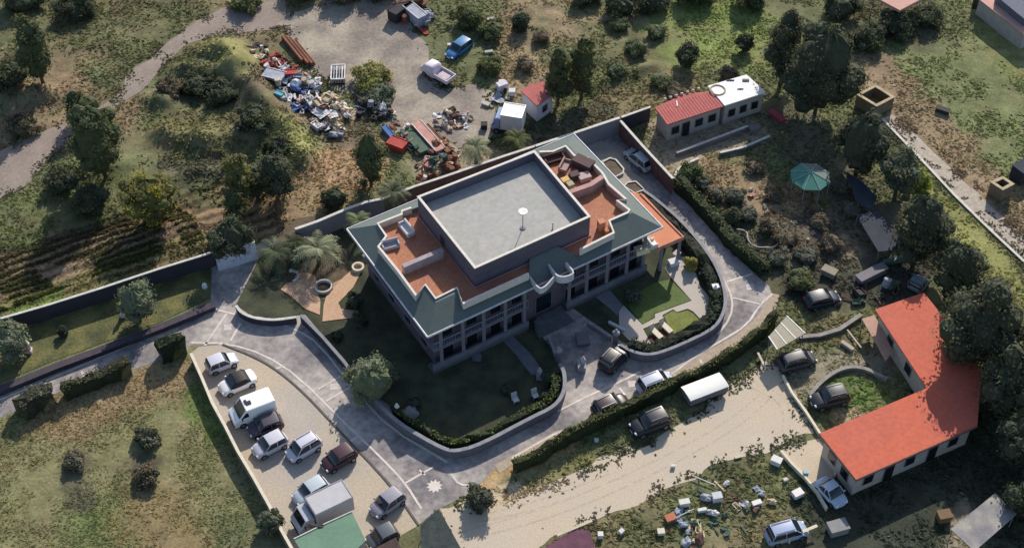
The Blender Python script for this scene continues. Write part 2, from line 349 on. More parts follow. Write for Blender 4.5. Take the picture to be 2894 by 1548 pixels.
def fastmesh(name, V, Fq, m, C=None, smooth=True):
    me = bpy.data.meshes.new(name); k = Fq.shape[1]
    me.vertices.add(len(V)); me.vertices.foreach_set('co', V.astype(np.float32).ravel())
    me.loops.add(Fq.size); me.loops.foreach_set('vertex_index', Fq.astype(np.int32).ravel())
    me.polygons.add(len(Fq)); me.polygons.foreach_set('loop_start', np.arange(0, Fq.size, k, dtype=np.int32))
    me.polygons.foreach_set('use_smooth', np.full(len(Fq), smooth))
    me.materials.append(m); me.update(calc_edges=True); me.validate()
    if C is not None:
        ca = me.color_attributes.new('Col', 'FLOAT_COLOR', 'POINT')
        ca.data.foreach_set('color', np.c_[C, np.ones(len(C))].astype(np.float32).ravel())
    o = bpy.data.objects.new(name, me); sc.collection.objects.link(o); return o
GM = mat('earth_and_grass', (1,1,1), rough=.95, var=.30, scale=.9, fine=3.5, vcol=True, bump=.45, spec=.1)
tag(fastmesh('ground', np.c_[X.ravel(), Y.ravel(), Z.ravel()], quads, GM, Cc.reshape(-1, 3)), kind='structure')
def hz(x, y): return float(height(np.array([x]), np.array([y]))[0])
# weeds: countless tufts over the rough land
def tufts(name, n, poly, size, label, dens=.5, up=1.0, tone=1.0):
    px = np.array([p[0] for p in poly]); py = np.array([p[1] for p in poly])
    x = rng.uniform(px.min(), px.max(), n); y = rng.uniform(py.min(), py.max(), n)
    ok = inpoly(x, y, poly) & (sheetmask(x, y, .01) < .5) & (fbm(x+33, y+5, 3.5, 3)+rng.uniform(-.12, .12, n) > dens)
    x, y = x[ok], y[ok]; k = len(x); z = height(x, y); C = colour(x, y)*tone
    C = C*rng.uniform(.85, 1.8, (k, 1))*np.where(rng.random((k, 1)) < .18, g((1.2,1.08,.85)), g((.95,1.06,.88)))
    V = []; CC = []
    for j in range(3):
        a = rng.uniform(0, 6.28, k); s = rng.uniform(.5, 1.2, k)*size; hh = s*rng.uniform(.04, .3, k)*up
        dx, dy = np.cos(a)*s*.5, np.sin(a)*s*.5; lx, ly = rng.normal(0, .35, k)*s, rng.normal(0, .35, k)*s
        V.append(np.stack([np.c_[x-dx, y-dy, z-.05], np.c_[x+dx, y+dy, z-.05], np.c_[x+dx*.7+lx, y+dy*.7+ly, z+hh], np.c_[x-dx*.6+lx, y-dy*.6+ly, z+hh*.8]], 1))
        CC.append(np.repeat(C[:, None], 4, 1))
    V = np.concatenate(V).reshape(-1, 3); CC = np.concatenate(CC).reshape(-1, 3)
    o = fastmesh(name, V, np.arange(len(V)).reshape(-1, 4), LEAF, CC, False); tag(o, label, 'undergrowth', kind='stuff'); return o
tufts('undergrowth', 110000, [(-68,0),(68,0),(68,60),(-68,60)], .40, 'rough scrub, weeds and tall grass over the fields behind the villa', .44)
tufts('dry_grass', 60000, [(-66,-42),(-22,-42),(-22,4),(-66,4)], .30, 'dry brown and green grass in the field left of the parking lot', .42, .7)
tufts('weeds', 36000, [(0,-42),(66,-42),(66,0),(0,0)], .46, 'low weeds over the scrap plot and around the red roofed building', .44, .9)
# ---------------------------------------------------------------- walls and hedges
def ribbon(pts, t): return side(pts, t/2)+side(pts, -t/2)[::-1]
def wall(name, label, cat, pts, h, t, m, cap=None, capw=.08, posts=None):
    c = cen(pts); lp = local(pts, c); r = thing(name, label, cat, (c[0], c[1], 0))
    MB().prism(ribbon(lp, t), -.35, h-.06, top=True).build('wall_body', m, r)
    MB().prism(ribbon(lp, t+capw), h-.06, h+.03, top=True, bot=True).build('coping', cap or m, r)
    return r
RENDER = mat('grey_render', (.24,.235,.27), rough=.9, var=.18, scale=.6)
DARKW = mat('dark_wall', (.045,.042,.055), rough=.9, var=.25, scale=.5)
COPE = mat('pale_coping', (.52,.5,.46), rough=.8, var=.2, scale=2)
STONEW = mat('stone_wall', (.17,.16,.17), rough=.9, var=.3, scale=1.2)
def leafquads(P, Nn, size, col, jit=.35):
    n = len(P); a = rng.normal(size=(n, 3)); u = np.cross(a, Nn+rng.normal(0, .5, (n, 3))); u /= np.linalg.norm(u, axis=1, keepdims=True)+1e-9
    v = np.cross(u, Nn+rng.normal(0, .7, (n, 3))); v /= np.linalg.norm(v, axis=1, keepdims=True)+1e-9
    s = (size*rng.uniform(.5, 1.3, n))[:, None]; u = u*s*.5; v = v*s*.42
    V = np.stack([P-u-v*.3, P-v, P+u+v*.2, P+v], 1).reshape(-1, 3)
    C = np.repeat((np.array(col)*rng.uniform(1-jit, 1+jit, (n, 1)))[:, None], 4, 1).reshape(-1, 3) if np.ndim(col) == 1 else np.repeat((col*rng.uniform(1-jit, 1+jit, (n, 1)))[:, None], 4, 1).reshape(-1, 3)
    return V, C
def core(c, r, col, n=6):
    th = np.linspace(.12, math.pi-.12, n); ph = np.linspace(0, 2*math.pi, 2*n, endpoint=False); T, Pp = np.meshgrid(th, ph, indexing='ij')
    q = 1+rng.normal(0, .07, T.shape)
    V = np.c_[(c[0]+r[0]*q*np.sin(T)*np.cos(Pp)).ravel(), (c[1]+r[1]*q*np.sin(T)*np.sin(Pp)).ravel(), (c[2]+r[2]*q*np.cos(T)).ravel()]
    i = np.arange(n*2*n).reshape(n, 2*n); F = np.stack([i[:-1], i[1:], np.roll(i, -1, 1)[1:], np.roll(i, -1, 1)[:-1]], -1).reshape(-1, 4)
    return V, F, np.repeat(np.array(col)[None], len(V), 0)
class FM:
    def __init__(s): s.V = []; s.F = []; s.C = []; s.n = 0
    def put(s, V, C, F=None):
        if F is None: F = np.arange(len(V)).reshape(-1, 4)
        s.V.append(V); s.C.append(C); s.F.append(F+s.n); s.n += len(V)
    def build(s, name, parent=None, m=LEAF):
        o = fastmesh(name, np.concatenate(s.V), np.concatenate(s.F), m, np.concatenate(s.C), False)
        if parent: o.parent = parent
        return o
def crown(fm, c, R, col, leaf=.3, nclump=26, per=60, tip=None, uneven=.3, seed=0):
    col = np.array(col); c = np.array(c, float); R = np.array(R, float)
    d = rng.normal(size=(nclump, 3)); d /= np.linalg.norm(d, axis=1, keepdims=True)
    rad = rng.uniform(.35, .86, (nclump, 1)); ctr = c+d*rad*R*(1+rng.normal(0, uneven*.4, (nclump, 1)))
    rc = rng.uniform(.26, .46, nclump)*R.mean()
    V, F, C = core(c, R*np.array([.66, .66, .8]), col*1.8, 9); V[:, 2] = np.maximum(V[:, 2], .0); fm.put(V, C, F)
    for k in range(nclump):
        tone = rng.uniform(.82, 1.22)*2.25; cc = col*tone*np.array([rng.uniform(.9, 1.15), 1, rng.uniform(.85, 1.15)])
        if tip is not None and rng.random() < .35: cc = np.array(tip)*rng.uniform(1.1, 1.7)
        q = rng.normal(size=(per, 3)); q /= np.linalg.norm(q, axis=1, keepdims=True); P = ctr[k]+q*rc[k]*rng.uniform(.72, 1.15, (per, 1))*np.array([1, 1, .85])
        V, C = leafquads(P, q, leaf, cc); V[:, 2] = np.maximum(V[:, 2], .02); fm.put(V, C)
        V, F, C = core(ctr[k], (rc[k]*.66, rc[k]*.66, rc[k]*.58), col*1.8, 5); V[:, 2] = np.maximum(V[:, 2], .0); fm.put(V, C, F)
def tree(name, label, base, h, r, col, group=None, form='round', leaf=.3, trunk=.18, tip=None, cat='tree', k=1.0, lean=(0,0)):
    x, y = base; z = hz(x, y); t = thing(name, label, cat, (x, y, z), group=group); fm = FM()
    if form == 'bush': cz, rz_ = h*.5, h*.52
    elif form == 'tall': cz, rz_ = h*.53, h*.48
    else: cz, rz_ = h*.53, h*.485
    n = int(16+r*7)
    crown(fm, (lean[0], lean[1], cz), (r, r, rz_), col, leaf*.8, int(n*k), int(105*k), tip)
    if form == 'tall':
        crown(fm, (lean[0]*1.3, lean[1], h*.8), (r*.7, r*.7, h*.2), col, leaf, int(n*.5*k), int(60*k), tip)
    fm.build('crown', t)
    if form != 'bush' or h > 1.6:
        mb = MB(); mb.tube([(0,0,-.4), (lean[0]*.2, 0, h*.25), (lean[0]*.6, lean[1]*.5, cz)], [trunk*1.4, trunk, trunk*.5], 8)
        for j in range(5):
            a = j*1.26+x; mb.tube([(lean[0]*.3, 0, h*.28+.1*j), (math.cos(a)*r*.35, math.sin(a)*r*.35, cz*.8), (math.cos(a)*r*.6, math.sin(a)*r*.6, cz+rz_*.2)], [trunk*.6, trunk*.4, trunk*.15], 6)
        mb.build('trunk', BARK, t, smooth=True)
    return t
def _hn(lp, c): return np.array([float(vnoise(p[0]+c[0], p[1]+c[1], 1.8))-.5 for p in lp])
def hedge(name, label, pts, wd, h, col, leaf=.22, tip=None, group=None, dens=1.0):
    c = cen(pts); lp = resample(local(pts, c), .7); t = thing(name, label, 'hedge', (c[0], c[1], 0), group=group); fm = FM()
    hn = _hn(lp, c); L = np.array(side(lp, wd/2)); Rr = np.array(side(lp, -wd/2)); n = len(lp); col = np.array(col)
    rows = []; prof = [(0, -.2), (-.05, h*.55), (.12, h*.95), (.5, h), (.88, h*.95), (1.05, h*.55), (1, -.2)]
    for u, zz in prof:
        q = L*(1-u)+Rr*u; rows.append(np.c_[q+rng.normal(0, .12, q.shape)+(u-.5)*hn[:, None]*.5, np.full(n, zz)*(1+.45*hn)+rng.normal(0, .09, n)])
    V = np.concatenate(rows); i = np.arange(len(prof)*n).reshape(len(prof), n)
    F = np.stack([i[:-1, :-1], i[:-1, 1:], i[1:, 1:], i[1:, :-1]], -1).reshape(-1, 4)
    fm.put(V, np.repeat((col*.9)[None], len(V), 0), F)
    ln = sum(math.hypot(b[0]-a[0], b[1]-a[1]) for a, b in zip(lp, lp[1:])); m = int(ln*(wd+1.6*h)*16*dens)
    j = rng.integers(0, n-1, m); f = rng.random(m)[:, None]; u = rng.random(m); k = u < .5
    pu = np.where(k, rng.uniform(0, 1, m), (rng.random(m) > .5)*1.0); pz = np.where(k, h*(1+.45*hn[j])+rng.normal(0, .08, m), rng.uniform(.05, h, m))
    A = L*(1-0)+0; P2 = (A[j]*(1-f)+A[j+1]*f)*(1-pu[:, None])+(Rr[j]*(1-f)+Rr[j+1]*f)*pu[:, None]
    P = np.c_[P2, pz]; Nn = np.where(k[:, None], np.array([[0,0,1.]]), rng.normal(size=(m, 3)))
    cc = np.repeat(col[None], m, 0)
    if tip is not None: cc = np.where((k & (rng.random(m) < .95))[:, None], np.array(tip), cc)  # top leaves take a brighter colour, painting in the sunlit hedge top
    V, C = leafquads(P, Nn, leaf, cc*1.5); fm.put(V, C); fm.build('foliage', t); return t
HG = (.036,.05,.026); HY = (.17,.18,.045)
wall('boundary_wall', 'long dark fence wall with pale coping between the ploughed field and the lawn strip', 'wall',
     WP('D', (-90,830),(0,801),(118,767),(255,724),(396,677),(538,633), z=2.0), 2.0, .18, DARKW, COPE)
wall('gate_wall', 'short pale blue grey rendered wall at the north end of the driveway', 'wall', WP('D', (540,636),(590,622),(640,606), z=2.6), 2.6, .35, mat('pale_render', (.55,.57,.66), var=.12), COPE)
wall('garden_wall', 'blue grey wall behind the palms left of the villa', 'wall', WP('D', (742,576),(800,556),(875,524),(920,508),(965,499), z=2.4), 2.4, .25, RENDER, COPE)
wall('boundary_wall', 'reddish wall behind the villa roof beside the scrap heap', 'wall', WP('D', (965,499),(1042,469),(1124,442),(1188,420),(1270,392),(1347,367), z=2.4), 2.4, .22, mat('brick_red', (.2,.12,.1), var=.3), COPE)
wall('courtyard_wall', 'light grey wall closing the courtyard behind the villa', 'wall', WP('D', (1347,367),(1440,336),(1559,296), z=2.5), 2.5, .25, RENDER, COPE)
wall('boundary_wall', 'low dark wall between the courtyard corner and the long outbuilding', 'wall', WP('D', (1563,295),(1636,269), z=2.2), 2.2, .2, DARKW, COPE)
wall('courtyard_wall', 'dark red wall beside the silver car in the courtyard', 'wall', WP('D', (1561,304),(1616,366),(1655,408),(1693,449), z=2.3), 2.3, .22, mat('wine_wall', (.12,.07,.07), var=.35), COPE)
wall('terrace_wall', 'curved pale edged wall of the plot under the long outbuilding', 'wall', smoothline(WP('D', (1695,448),(1705,425),(1725,412),(1757,398), z=1.0)), 1.0, .2, mat('ochre_wall', (.4,.32,.22), var=.25), COPE)
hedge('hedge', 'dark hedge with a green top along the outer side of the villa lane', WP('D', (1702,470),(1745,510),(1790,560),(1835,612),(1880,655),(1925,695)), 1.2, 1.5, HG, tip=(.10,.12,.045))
GWL = smoothline(WP('D', (594,768),(606,786),(640,800),(690,805),(745,797), z=.9), 2)
wall('garden_wall', 'curved low wall with white coping left of the flagstone patio', 'wall', GWL, .9, .2, DARKW, COPE)
GWM = WP('D', (757,792),(810,845),(865,908),(903,960),(919,976), z=1.1)
wall('garden_wall', 'straight dark wall with grey coping beside the leafy garden tree', 'wall', GWM, 1.1, .25, DARKW, mat('grey_coping', (.22,.22,.24)))
GWB = smoothline(WP('D', (932,993),(993,1056),(1060,1098),(1120,1130),(1150,1134),(1211,1116),(1335,1050),(1398,1020),(1421,982),(1421,940),(1410,915), z=1.1), 2)
wall('garden_wall', 'long bent wall round the dark front garden of the villa', 'wall', GWB, 1.1, .3, mat('slate_wall', (.14,.14,.16), var=.2), mat('grey_coping', (.22,.22,.24)))
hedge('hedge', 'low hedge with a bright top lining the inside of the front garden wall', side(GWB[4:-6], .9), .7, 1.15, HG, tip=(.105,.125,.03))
GWR = smoothline(WP('D', (1560,866),(1590,884),(1633,893),(1683,879),(1767,841),(1803,818),(1822,783),(1826,748),(1814,694),(1783,636),(1716,556),(1648,499),(1618,478), z=1.1), 2)
wall('garden_wall', 'long rounded wall round the paved garden on the right of the villa', 'wall', GWR, 1.1, .25, mat('slate_wall', (.14,.14,.16)), mat('grey_coping', (.22,.22,.24)))
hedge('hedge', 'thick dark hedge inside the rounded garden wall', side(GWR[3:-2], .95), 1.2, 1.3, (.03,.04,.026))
wall('driveway_wall', 'thin grey wall on the right of the dark driveway', 'wall', WP('D', (1478,808),(1510,828),(1537,847), z=.7), .7, .2, STONEW, mat('grey_coping', (.22,.22,.24)))
wall('driveway_wall', 'thin grey wall on the left of the dark driveway', 'wall', WP('D', (1378,843),(1390,868),(1398,893), z=.7), .7, .2, STONEW, mat('grey_coping', (.22,.22,.24)))
for lab, p in (('grey gatepost with cap right of the driveway mouth', (1548,862)), ('grey gatepost with cap left of the driveway mouth', (1404,905))):
    x, y = W1('D', *p); t = thing('gatepost', lab, 'post', (x, y, 0)); MB().box((0,0,.75), (.5,.5,1.5)).build('post', STONEW, t, bevel=.03)
    MB().lathe([(.4,0),(.38,.08),(.12,.22),(.1,.3),(.18,.42),(.1,.55),(.01,.58)], (0,0,1.5), 12).build('finial', RENDER, t, smooth=True)
LW = WP('D', (480,888),(506,945),(534,1012),(566,1070),(598,1133),(638,1200),(678,1271),(700,1318),(734,1378),(765,1440), z=1.3)
wall('parking_wall', 'cream topped wall along the left side of the gravel parking lot', 'wall', LW, 1.3, .2, mat('lot_wall', (.22,.17,.13), var=.3), mat('cream_coping', (.62,.56,.44), var=.12))
wall('kerb', 'dark kerb curving between the gravel lot and the paved lane', 'kerb', smoothline(WP('D', (560,866),(640,897),(700,932),(770,992),(858,1088),(979,1213),(1053,1320))), .05, .10, mat('dark_kerb', (.12,.1,.09)))
wall('garden_wall', 'low purple grey wall between the lawn strip and the left lane', 'wall', WP('D', (-90,1015),(0,978),(144,919),(260,876),(403,821),(538,765), z=.6), .6, .7, mat('purple_wall', (.055,.045,.06), var=.3))
wall('yard_wall', 'low pale wall between the sandy road and the yard with the dark cars', 'wall', WP('D', (1968,950),(1990,992),(2025,1040),(2062,1097)), .45, .16, mat('cream_coping', (.6,.54,.42)))
wall('yard_wall', 'low pale wall on the left of the fenced sand patch', 'wall', WP('D', (1963,1140),(1990,1172),(2022,1204),(2052,1240),(2078,1285)), .5, .15, mat('cream_coping', (.6,.54,.42)))
wall('yard_wall', 'thin pale kerb from the sand patch down to the sandy corner by the red roof', 'wall', WP('D', (2064,1100),(2088,1130),(2103,1170),(2098,1200)), .3, .12, mat('cream_coping', (.6,.54,.42)))
wall('kerb', 'pale kerb on the left edge of the field track', 'kerb', WP('D', (2218,300),(2300,385),(2400,492),(2480,570),(2576,660)), .14, .22, COPE)
wall('garden_wall', 'curved grey stone wall in the yard above the striped shelter', 'wall', smoothline(WP('D', (2035,1000),(2070,960),(2120,930),(2170,930),(2230,960))), .5, .3, mat('stone_grey', (.25,.23,.21), var=.3))
wall('garden_wall', 'straight stone wall between the striped shelter and the red roof', 'wall', WP('D', (2010,855),(2060,850),(2110,835),(2165,798)), .5, .35, mat('stone_grey', (.25,.23,.21)))
wall('terrace_wall', 'pale low wall under the long outbuilding in shade', 'wall', WP('D', (1700,395),(1790,362),(1880,328)), .7, .2, STONEW, COPE)
wall('terrace_wall', 'short pale edging beside the brown allotment', 'wall', WP('D', (1810,392),(1870,378),(1935,350)), .5, .2, STONEW, COPE)
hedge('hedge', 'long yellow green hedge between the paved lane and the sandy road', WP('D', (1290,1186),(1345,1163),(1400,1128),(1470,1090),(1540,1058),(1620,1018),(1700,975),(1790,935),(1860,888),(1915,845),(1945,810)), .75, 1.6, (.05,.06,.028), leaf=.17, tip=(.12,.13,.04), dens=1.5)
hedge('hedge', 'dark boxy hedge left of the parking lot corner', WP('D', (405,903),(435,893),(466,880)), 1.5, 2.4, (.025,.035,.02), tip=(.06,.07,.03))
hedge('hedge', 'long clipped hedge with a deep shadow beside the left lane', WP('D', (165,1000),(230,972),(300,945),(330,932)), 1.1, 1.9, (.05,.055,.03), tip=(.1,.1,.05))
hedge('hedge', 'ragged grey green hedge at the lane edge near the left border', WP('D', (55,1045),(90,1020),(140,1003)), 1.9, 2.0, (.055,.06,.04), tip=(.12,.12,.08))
# ---------------------------------------------------------------- lane and garden details
MARK = mat('pale_joint', (.58,.52,.47), rough=.9, var=.25, scale=.8)
mk = MB()
def stripe(pts, wd=.21):
    pts = smoothline(pts, 1) if len(pts) > 2 else pts
    mk.prism(ribbon(pts, wd), -.25, .022)
LJ = ([(960,345),(1150,350),(1330,405),(1500,515),(1750,765),(1900,905),(2040,1052),(2120,1180)],[(1190,195),(1340,225),(1500,285),(1600,345),(1800,600),(1960,775),(2250,945)],[(0,632),(400,465),(800,290),(1050,195)],[(1050,195),(1080,178),(1190,205)],
      [(1140,200),(1030,360)],[(1210,250),(1160,335)],[(1600,580),(1720,510)],[(1640,640),(1760,570)],[(2040,1050),(2180,970)],[(1760,840),(1800,820)],[(410,490),(440,545)],[(220,530),(240,580)],[(2270,1005),(2310,1060),(2380,1060)],[(1380,480),(1420,466)],[(2110,985),(2140,1010)])
RJ = ([(1072,40),(1112,130),(1100,220),(1035,305)],[(1080,40),(1210,0)],[(1112,120),(1250,152)],[(1310,100),(1250,152),(1180,260),(1060,332),(940,402),(800,505)],[(230,690),(390,610),(550,540),(645,490)],[(460,590),(500,645)],[(540,572),(572,612)],[(0,925),(130,850),(240,790),(330,786)],[(945,428),(955,448)],[(815,505),(828,525)])
for fr_, LL in (('H3', LJ), ('H4', RJ)):
  for l in LL:
    stripe(WP(fr_, *l))
o = mk.build('lane_joint', MARK); tag(o, kind='structure')
mk = MB()
for l in ([(1900,960),(1960,985),(1990,1030),(1985,1080)],[(1890,975),(1945,998),(1973,1035),(1968,1085)],[(1150,1340),(1400,1270),(1650,1160),(1850,1050),(1940,960)],[(1160,1362),(1420,1292),(1670,1180),(1870,1068),(1952,985)],[(1180,1300),(1350,1262),(1560,1180)],[(1185,1316),(1360,1280),(1570,1197)]):
    p_ = smoothline(WP('D', *l), 2); mk.prism(ribbon(p_, .18), -.25, .0165+.0005*len(mk.v)%.003)
tag(mk.build('tyre_track', mat('rut_sand', (.455,.375,.285), var=.2, fine=4)), kind='structure')
x, y = W1('D', 1093, 1222); R_ = []
for k in range(20):
    a = 2*math.pi*k/20+.2; r = .78 if k % 2 == 0 else .5; R_.append((r*math.cos(a), r*math.sin(a)))
tag(MB().prism(R_, -.1, .012).build('paving_star', mat('star_stone', (.62,.55,.5), var=.1), loc=(x, y, 0)), 'pale many pointed star inlaid in the lane paving', 'paving inlay')
for p, lab in (((573,823), 'faint pale round inlay in the lane near the dark boxy hedge'), ((840,972), 'faint pale round inlay in the lane between two joints left of the villa'), ((1887,722), 'faint pale round inlay at the wide bend of the lane on the right'), ((1590,965), 'faint pale square inlay in the lane by the grey blue car')):
    x, y = W1('D', *p); q = [(.5*math.cos(a*.785+.1)*(1.15 if a % 2 else .75), .5*math.sin(a*.785+.1)*(1.15 if a % 2 else .75)) for a in range(8)]
    tag(MB().prism(q, -.1, .013).build('paving_inlay', mat('inlay_stone', (.52,.47,.44), var=.15), loc=(x, y, 0)), lab, 'paving inlay')
FLAG = mat('flagstone', (.52,.33,.21), rough=.9, var=.2, scale=1.2, fine=5, col2=(.45,.3,.2))
def flat(name, label, cat, pts, z, m, th=.08, group=None):
    c = cen(pts); return tag(MB().prism(local(pts, c), z-th-.2, z).build(name, m, loc=(c[0], c[1], 0)), label, cat, group)
flat('patio', 'orange flagstone patio left of the villa with a round planter bite', 'patio', WP('M2', (250,845),(290,800),(340,790),(365,730),(430,715),(500,740),(530,800),(520,855),(545,930),(540,1035),(430,990),(330,900)), .085, FLAG)
flat('patio', 'orange flagstone patio with two tongues beside the villa corner', 'patio', WP('M2', (592,885),(640,850),(640,800),(700,770),(790,690),(810,650),(850,650),(860,690),(790,830),(680,945),(700,990),(830,1005),(830,1050),(560,1085),(570,960)), .089, FLAG)
BEIGE = mat('beige_paving', (.46,.41,.36), rough=.9, var=.14, scale=.9, col2=(.40,.36,.32))
flat('patio', 'beige paved patio and path beside the right hand lawn', 'patio', WP('M3', (1270,690),(1330,600),(1430,600),(1450,690),(1500,720),(1530,820),(1620,920),(1610,1010),(1530,1062),(1480,1010),(1440,990),(1360,1015),(1330,995),(1255,1035),(1240,1085),(1105,1140),(1140,1205),(1170,1260),(1090,1255),(1000,1225),(945,1170),(925,1100),(925,1010),(960,965),(1100,1110),(1195,1060),(1195,1030),(1470,930),(1390,840),(1310,750)), .10, BEIGE)
flat('lawn', 'sunlit part of the lawn, painted brighter green, framed by the beige path', 'lawn', WP('M3', (985,960),(1080,860),(1180,800),(1300,770),(1385,845),(1465,925),(1190,1025),(1190,1055),(1100,1105)), .07, mat('sunlit_lawn_green', (.088,.125,.035), var=.3, scale=.5, fine=5, bump=.3))  # sunlit grass painted brighter green; upper edge follows the villa's shadow
flat('lawn', 'small yellow green lawn below the beige path', 'lawn', WP('M3', (1262,1040),(1330,1003),(1365,1020),(1440,1000),(1475,1020),(1525,1070),(1480,1120),(1330,1180),(1290,1110)), .07, mat('yellow_lawn', (.15,.165,.04), var=.25, fine=5, bump=.3))
GREYP = mat('grey_path', (.17,.17,.19), rough=.9, var=.12)
flat('garden_path', 'grey path from the right porch down to the beige patio', 'path', WP('M3', (690,850),(830,820),(955,965),(925,1005),(915,1040),(870,1000)), .095, GREYP)
flat('garden_path', 'straight grey path crossing the dark front lawn', 'path', WP('F5', (1630,470),(1800,430),(2080,700),(2230,900),(2300,1050),(2130,1060),(1880,740)), .08, mat('path_grey', (.12,.12,.135)))
flat('garden_path', 'narrow grey path at the left end of the front porch', 'path', WP('F5', (1220,640),(1330,620),(1390,790),(1370,860),(1250,850)), .08, mat('path_grey', (.12,.12,.135)))
flat('garden_bed', 'brown earth bed with dry palms against the left driveway', 'flower bed', WP('D', (700,560),(800,540),(870,620),(880,690),(830,760),(720,720),(690,650)), .05, mat('bed_soil', (.10,.075,.05), var=.4, scale=1.4))
flower=WP('F2', (1070,440),(1180,380),(1270,400),(1390,540),(1380,600),(1260,660),(1120,530)); fc=cen(flower)
t=thing('flower_bed','angular flower bed with a pale rim beside the courtyard car','flower bed',(fc[0],fc[1],0)); fl=local(flower,fc)
MB().prism(ribbon(fl+[fl[0]],.18),-.1,.3).build('rim',COPE,t); MB().prism(offset(fl,.1),-.1,.16).build('soil',mat('bed_soil',(.10,.075,.05)),t)
fl2=WP('F2', (1395,800),(1450,745),(1570,728),(1640,790),(1700,850),(1560,905)); fc=cen(fl2); t=thing('flower_bed','arched flower bed with a pale rim next to the orange balcony','flower bed',(fc[0],fc[1],0)); fl=local(fl2,fc)
MB().prism(ribbon(fl+[fl[0]],.16),-.1,.3).build('rim',COPE,t); MB().prism(offset(fl,.1),-.1,.18).build('soil',mat('bed_soil',(.10,.075,.05)),t)
def ringwall(label, p, r, h=.4, m=None, arc=(0, 6.283), fr='D', w_=.14):
    x, y = W1(fr, *p); n = 20; pts = [(r*math.cos(arc[0]+(arc[1]-arc[0])*k/n), r*math.sin(arc[0]+(arc[1]-arc[0])*k/n)) for k in range(n+1)]
    return tag(MB().prism(ribbon(pts, w_), -.1, h).build('planter', m or COPE, loc=(x, y, .05)), label, 'planter')
ringwall('round planter ring sunk in the flagstone patio', (570,832), .85, .35, fr='M2')
ringwall('half round planter ring at the upper left of the flagstone patio', (325,755), .8, .35, arc=(-1.2,1.9), fr='M2')
ringwall('oval pale rimmed planter with yellow sand near the villa wall', (828,690), .55, .4, mat('cream_coping', (.62,.56,.44)), fr='M2', w_=.2)
ringwall('large ring edging in the upper right garden bed', (1500,660), .85, .3, arc=(-1,2.6), fr='M3'); ringwall('small ring edging beside the larger ring in the right garden', (1565,735), .5, .3, arc=(-1,3), fr='M3')
# ---------------------------------------------------------------- the villa
V_ = thing('villa', 'large villa with green hipped roof skirt, orange terraces and a flat grey top roof', 'villa', (0,0,0))
TERR = mat('terracotta', (.42,.185,.10), rough=.85, var=.28, scale=.5, fine=4, col2=(.30,.125,.085)); TEAL = mat('green_roof', (.12,.145,.14), rough=.75, var=.2, scale=.5, col2=(.10,.125,.12))
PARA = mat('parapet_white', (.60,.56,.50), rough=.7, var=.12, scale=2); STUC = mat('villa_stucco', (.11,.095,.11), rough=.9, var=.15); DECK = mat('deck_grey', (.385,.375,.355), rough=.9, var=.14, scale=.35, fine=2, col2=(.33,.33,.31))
PINK = mat('pink_stucco', (.42,.26,.24), rough=.9, var=.15, scale=1.5); SLAB = mat('slab_edge', (.17,.165,.20), rough=.7, var=.08); RAIL = mat('rail_grey', (.22,.225,.26), rough=.6, var=.1)
EZ, FZ, PZ, TZ = 6.4, 6.75, 7.9, 9.9
E_ = [W(p, EZ) for p in ((983,649),(1209,951),(1870,643),(1621,382))]
BK = [W(p, TZ) for p in ((1180,556),(1342,758),(1668,612),(1511,427))]
def lerp(a, b, t): return (a[0]+(b[0]-a[0])*t, a[1]+(b[1]-a[1])*t)
ins_ = offset(E_, 1.25)
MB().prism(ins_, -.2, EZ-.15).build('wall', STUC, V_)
# terrace outline: the parapet traced at its top
TL_ = WP('F7', (1075,255),(930,305), z=PZ)+WP('F7', (935,350),(570,492),(700,680),(580,838),(730,1020),(870,1190), z=PZ)+WP('M2', (1262,890),(1330,808),(1408,912),(1568,832),(1612,950), z=PZ)+[W((1494,774), PZ)]
TR_ = WP('F4', (470,565),(980,310),(910,132),(1190,8), z=PZ)+WP('F2', (1480,1140),(1290,992),(1430,980),(1160,740),(1090,612),(1060,570),(850,358),(650,322),(522,180),(330,262),(130,268), z=PZ)
# hipped skirt: from the eave up to a line just outside the terraces, as a slab with thickness
IN = offset(E_, 2.2)
RZ, FZ2, PZ2 = 7.85, 7.2, 7.95
tf1 = TL_+[W((1494,774), PZ), lerp(BK[1], BK[2], .47), lerp(BK[0], BK[3], .3)]
tf2 = TR_+[lerp(BK[0], BK[3], .8), lerp(BK[1], BK[2], .7)]
mb = MB(); A4 = [(p[0], p[1], EZ-.02) for p in E_]+[(p[0], p[1], EZ+.06) for p in E_]+[(p[0], p[1], RZ) for p in IN]
F4 = [(0,3,2,1), (8,9,10,11)]
for i in range(4):
    j = (i+1) % 4; F4 += [(i, j, 4+j, 4+i), (4+i, 4+j, 8+j, 8+i)]
rf = mb.add(A4, F4).build('roof', TEAL, V_)
cuts = [MB().prism(q, FZ2-.05, 12, bot=True).build('cut', TEAL) for q in (tf1, tf2)]
for k, c in enumerate(cuts):
    md = rf.modifiers.new('c%d' % k, 'BOOLEAN'); md.operation = 'DIFFERENCE'; md.object = c; md.solver = 'EXACT'
bpy.context.view_layer.update(); dg = bpy.context.evaluated_depsgraph_get()
nm = bpy.data.meshes.new_from_object(rf.evaluated_get(dg)); rf.modifiers.clear(); rf.data = nm
for c in cuts: bpy.data.objects.remove(c)
MB().prism(offset(E_, -.02), EZ-.22, EZ-.03, top=False, bot=True).build('eave_fascia', SLAB, rf)
mb = MB(); gp = offset(E_, -.08)
for i in range(4):
    j = (i+1) % 4; mb.tube([(gp[i][0], gp[i][1], EZ+.02), (gp[j][0], gp[j][1], EZ+.02)], .11, 6)
mb.build('gutter', mat('gutter_grey', (.50,.50,.52), rough=.5), rf)
MB().prism(tf1, FZ2-.03, FZ2).build('terrace_floor', TERR, V_); MB().prism(tf2, FZ2-.03, FZ2+.004).build('terrace_floor', TERR, V_)
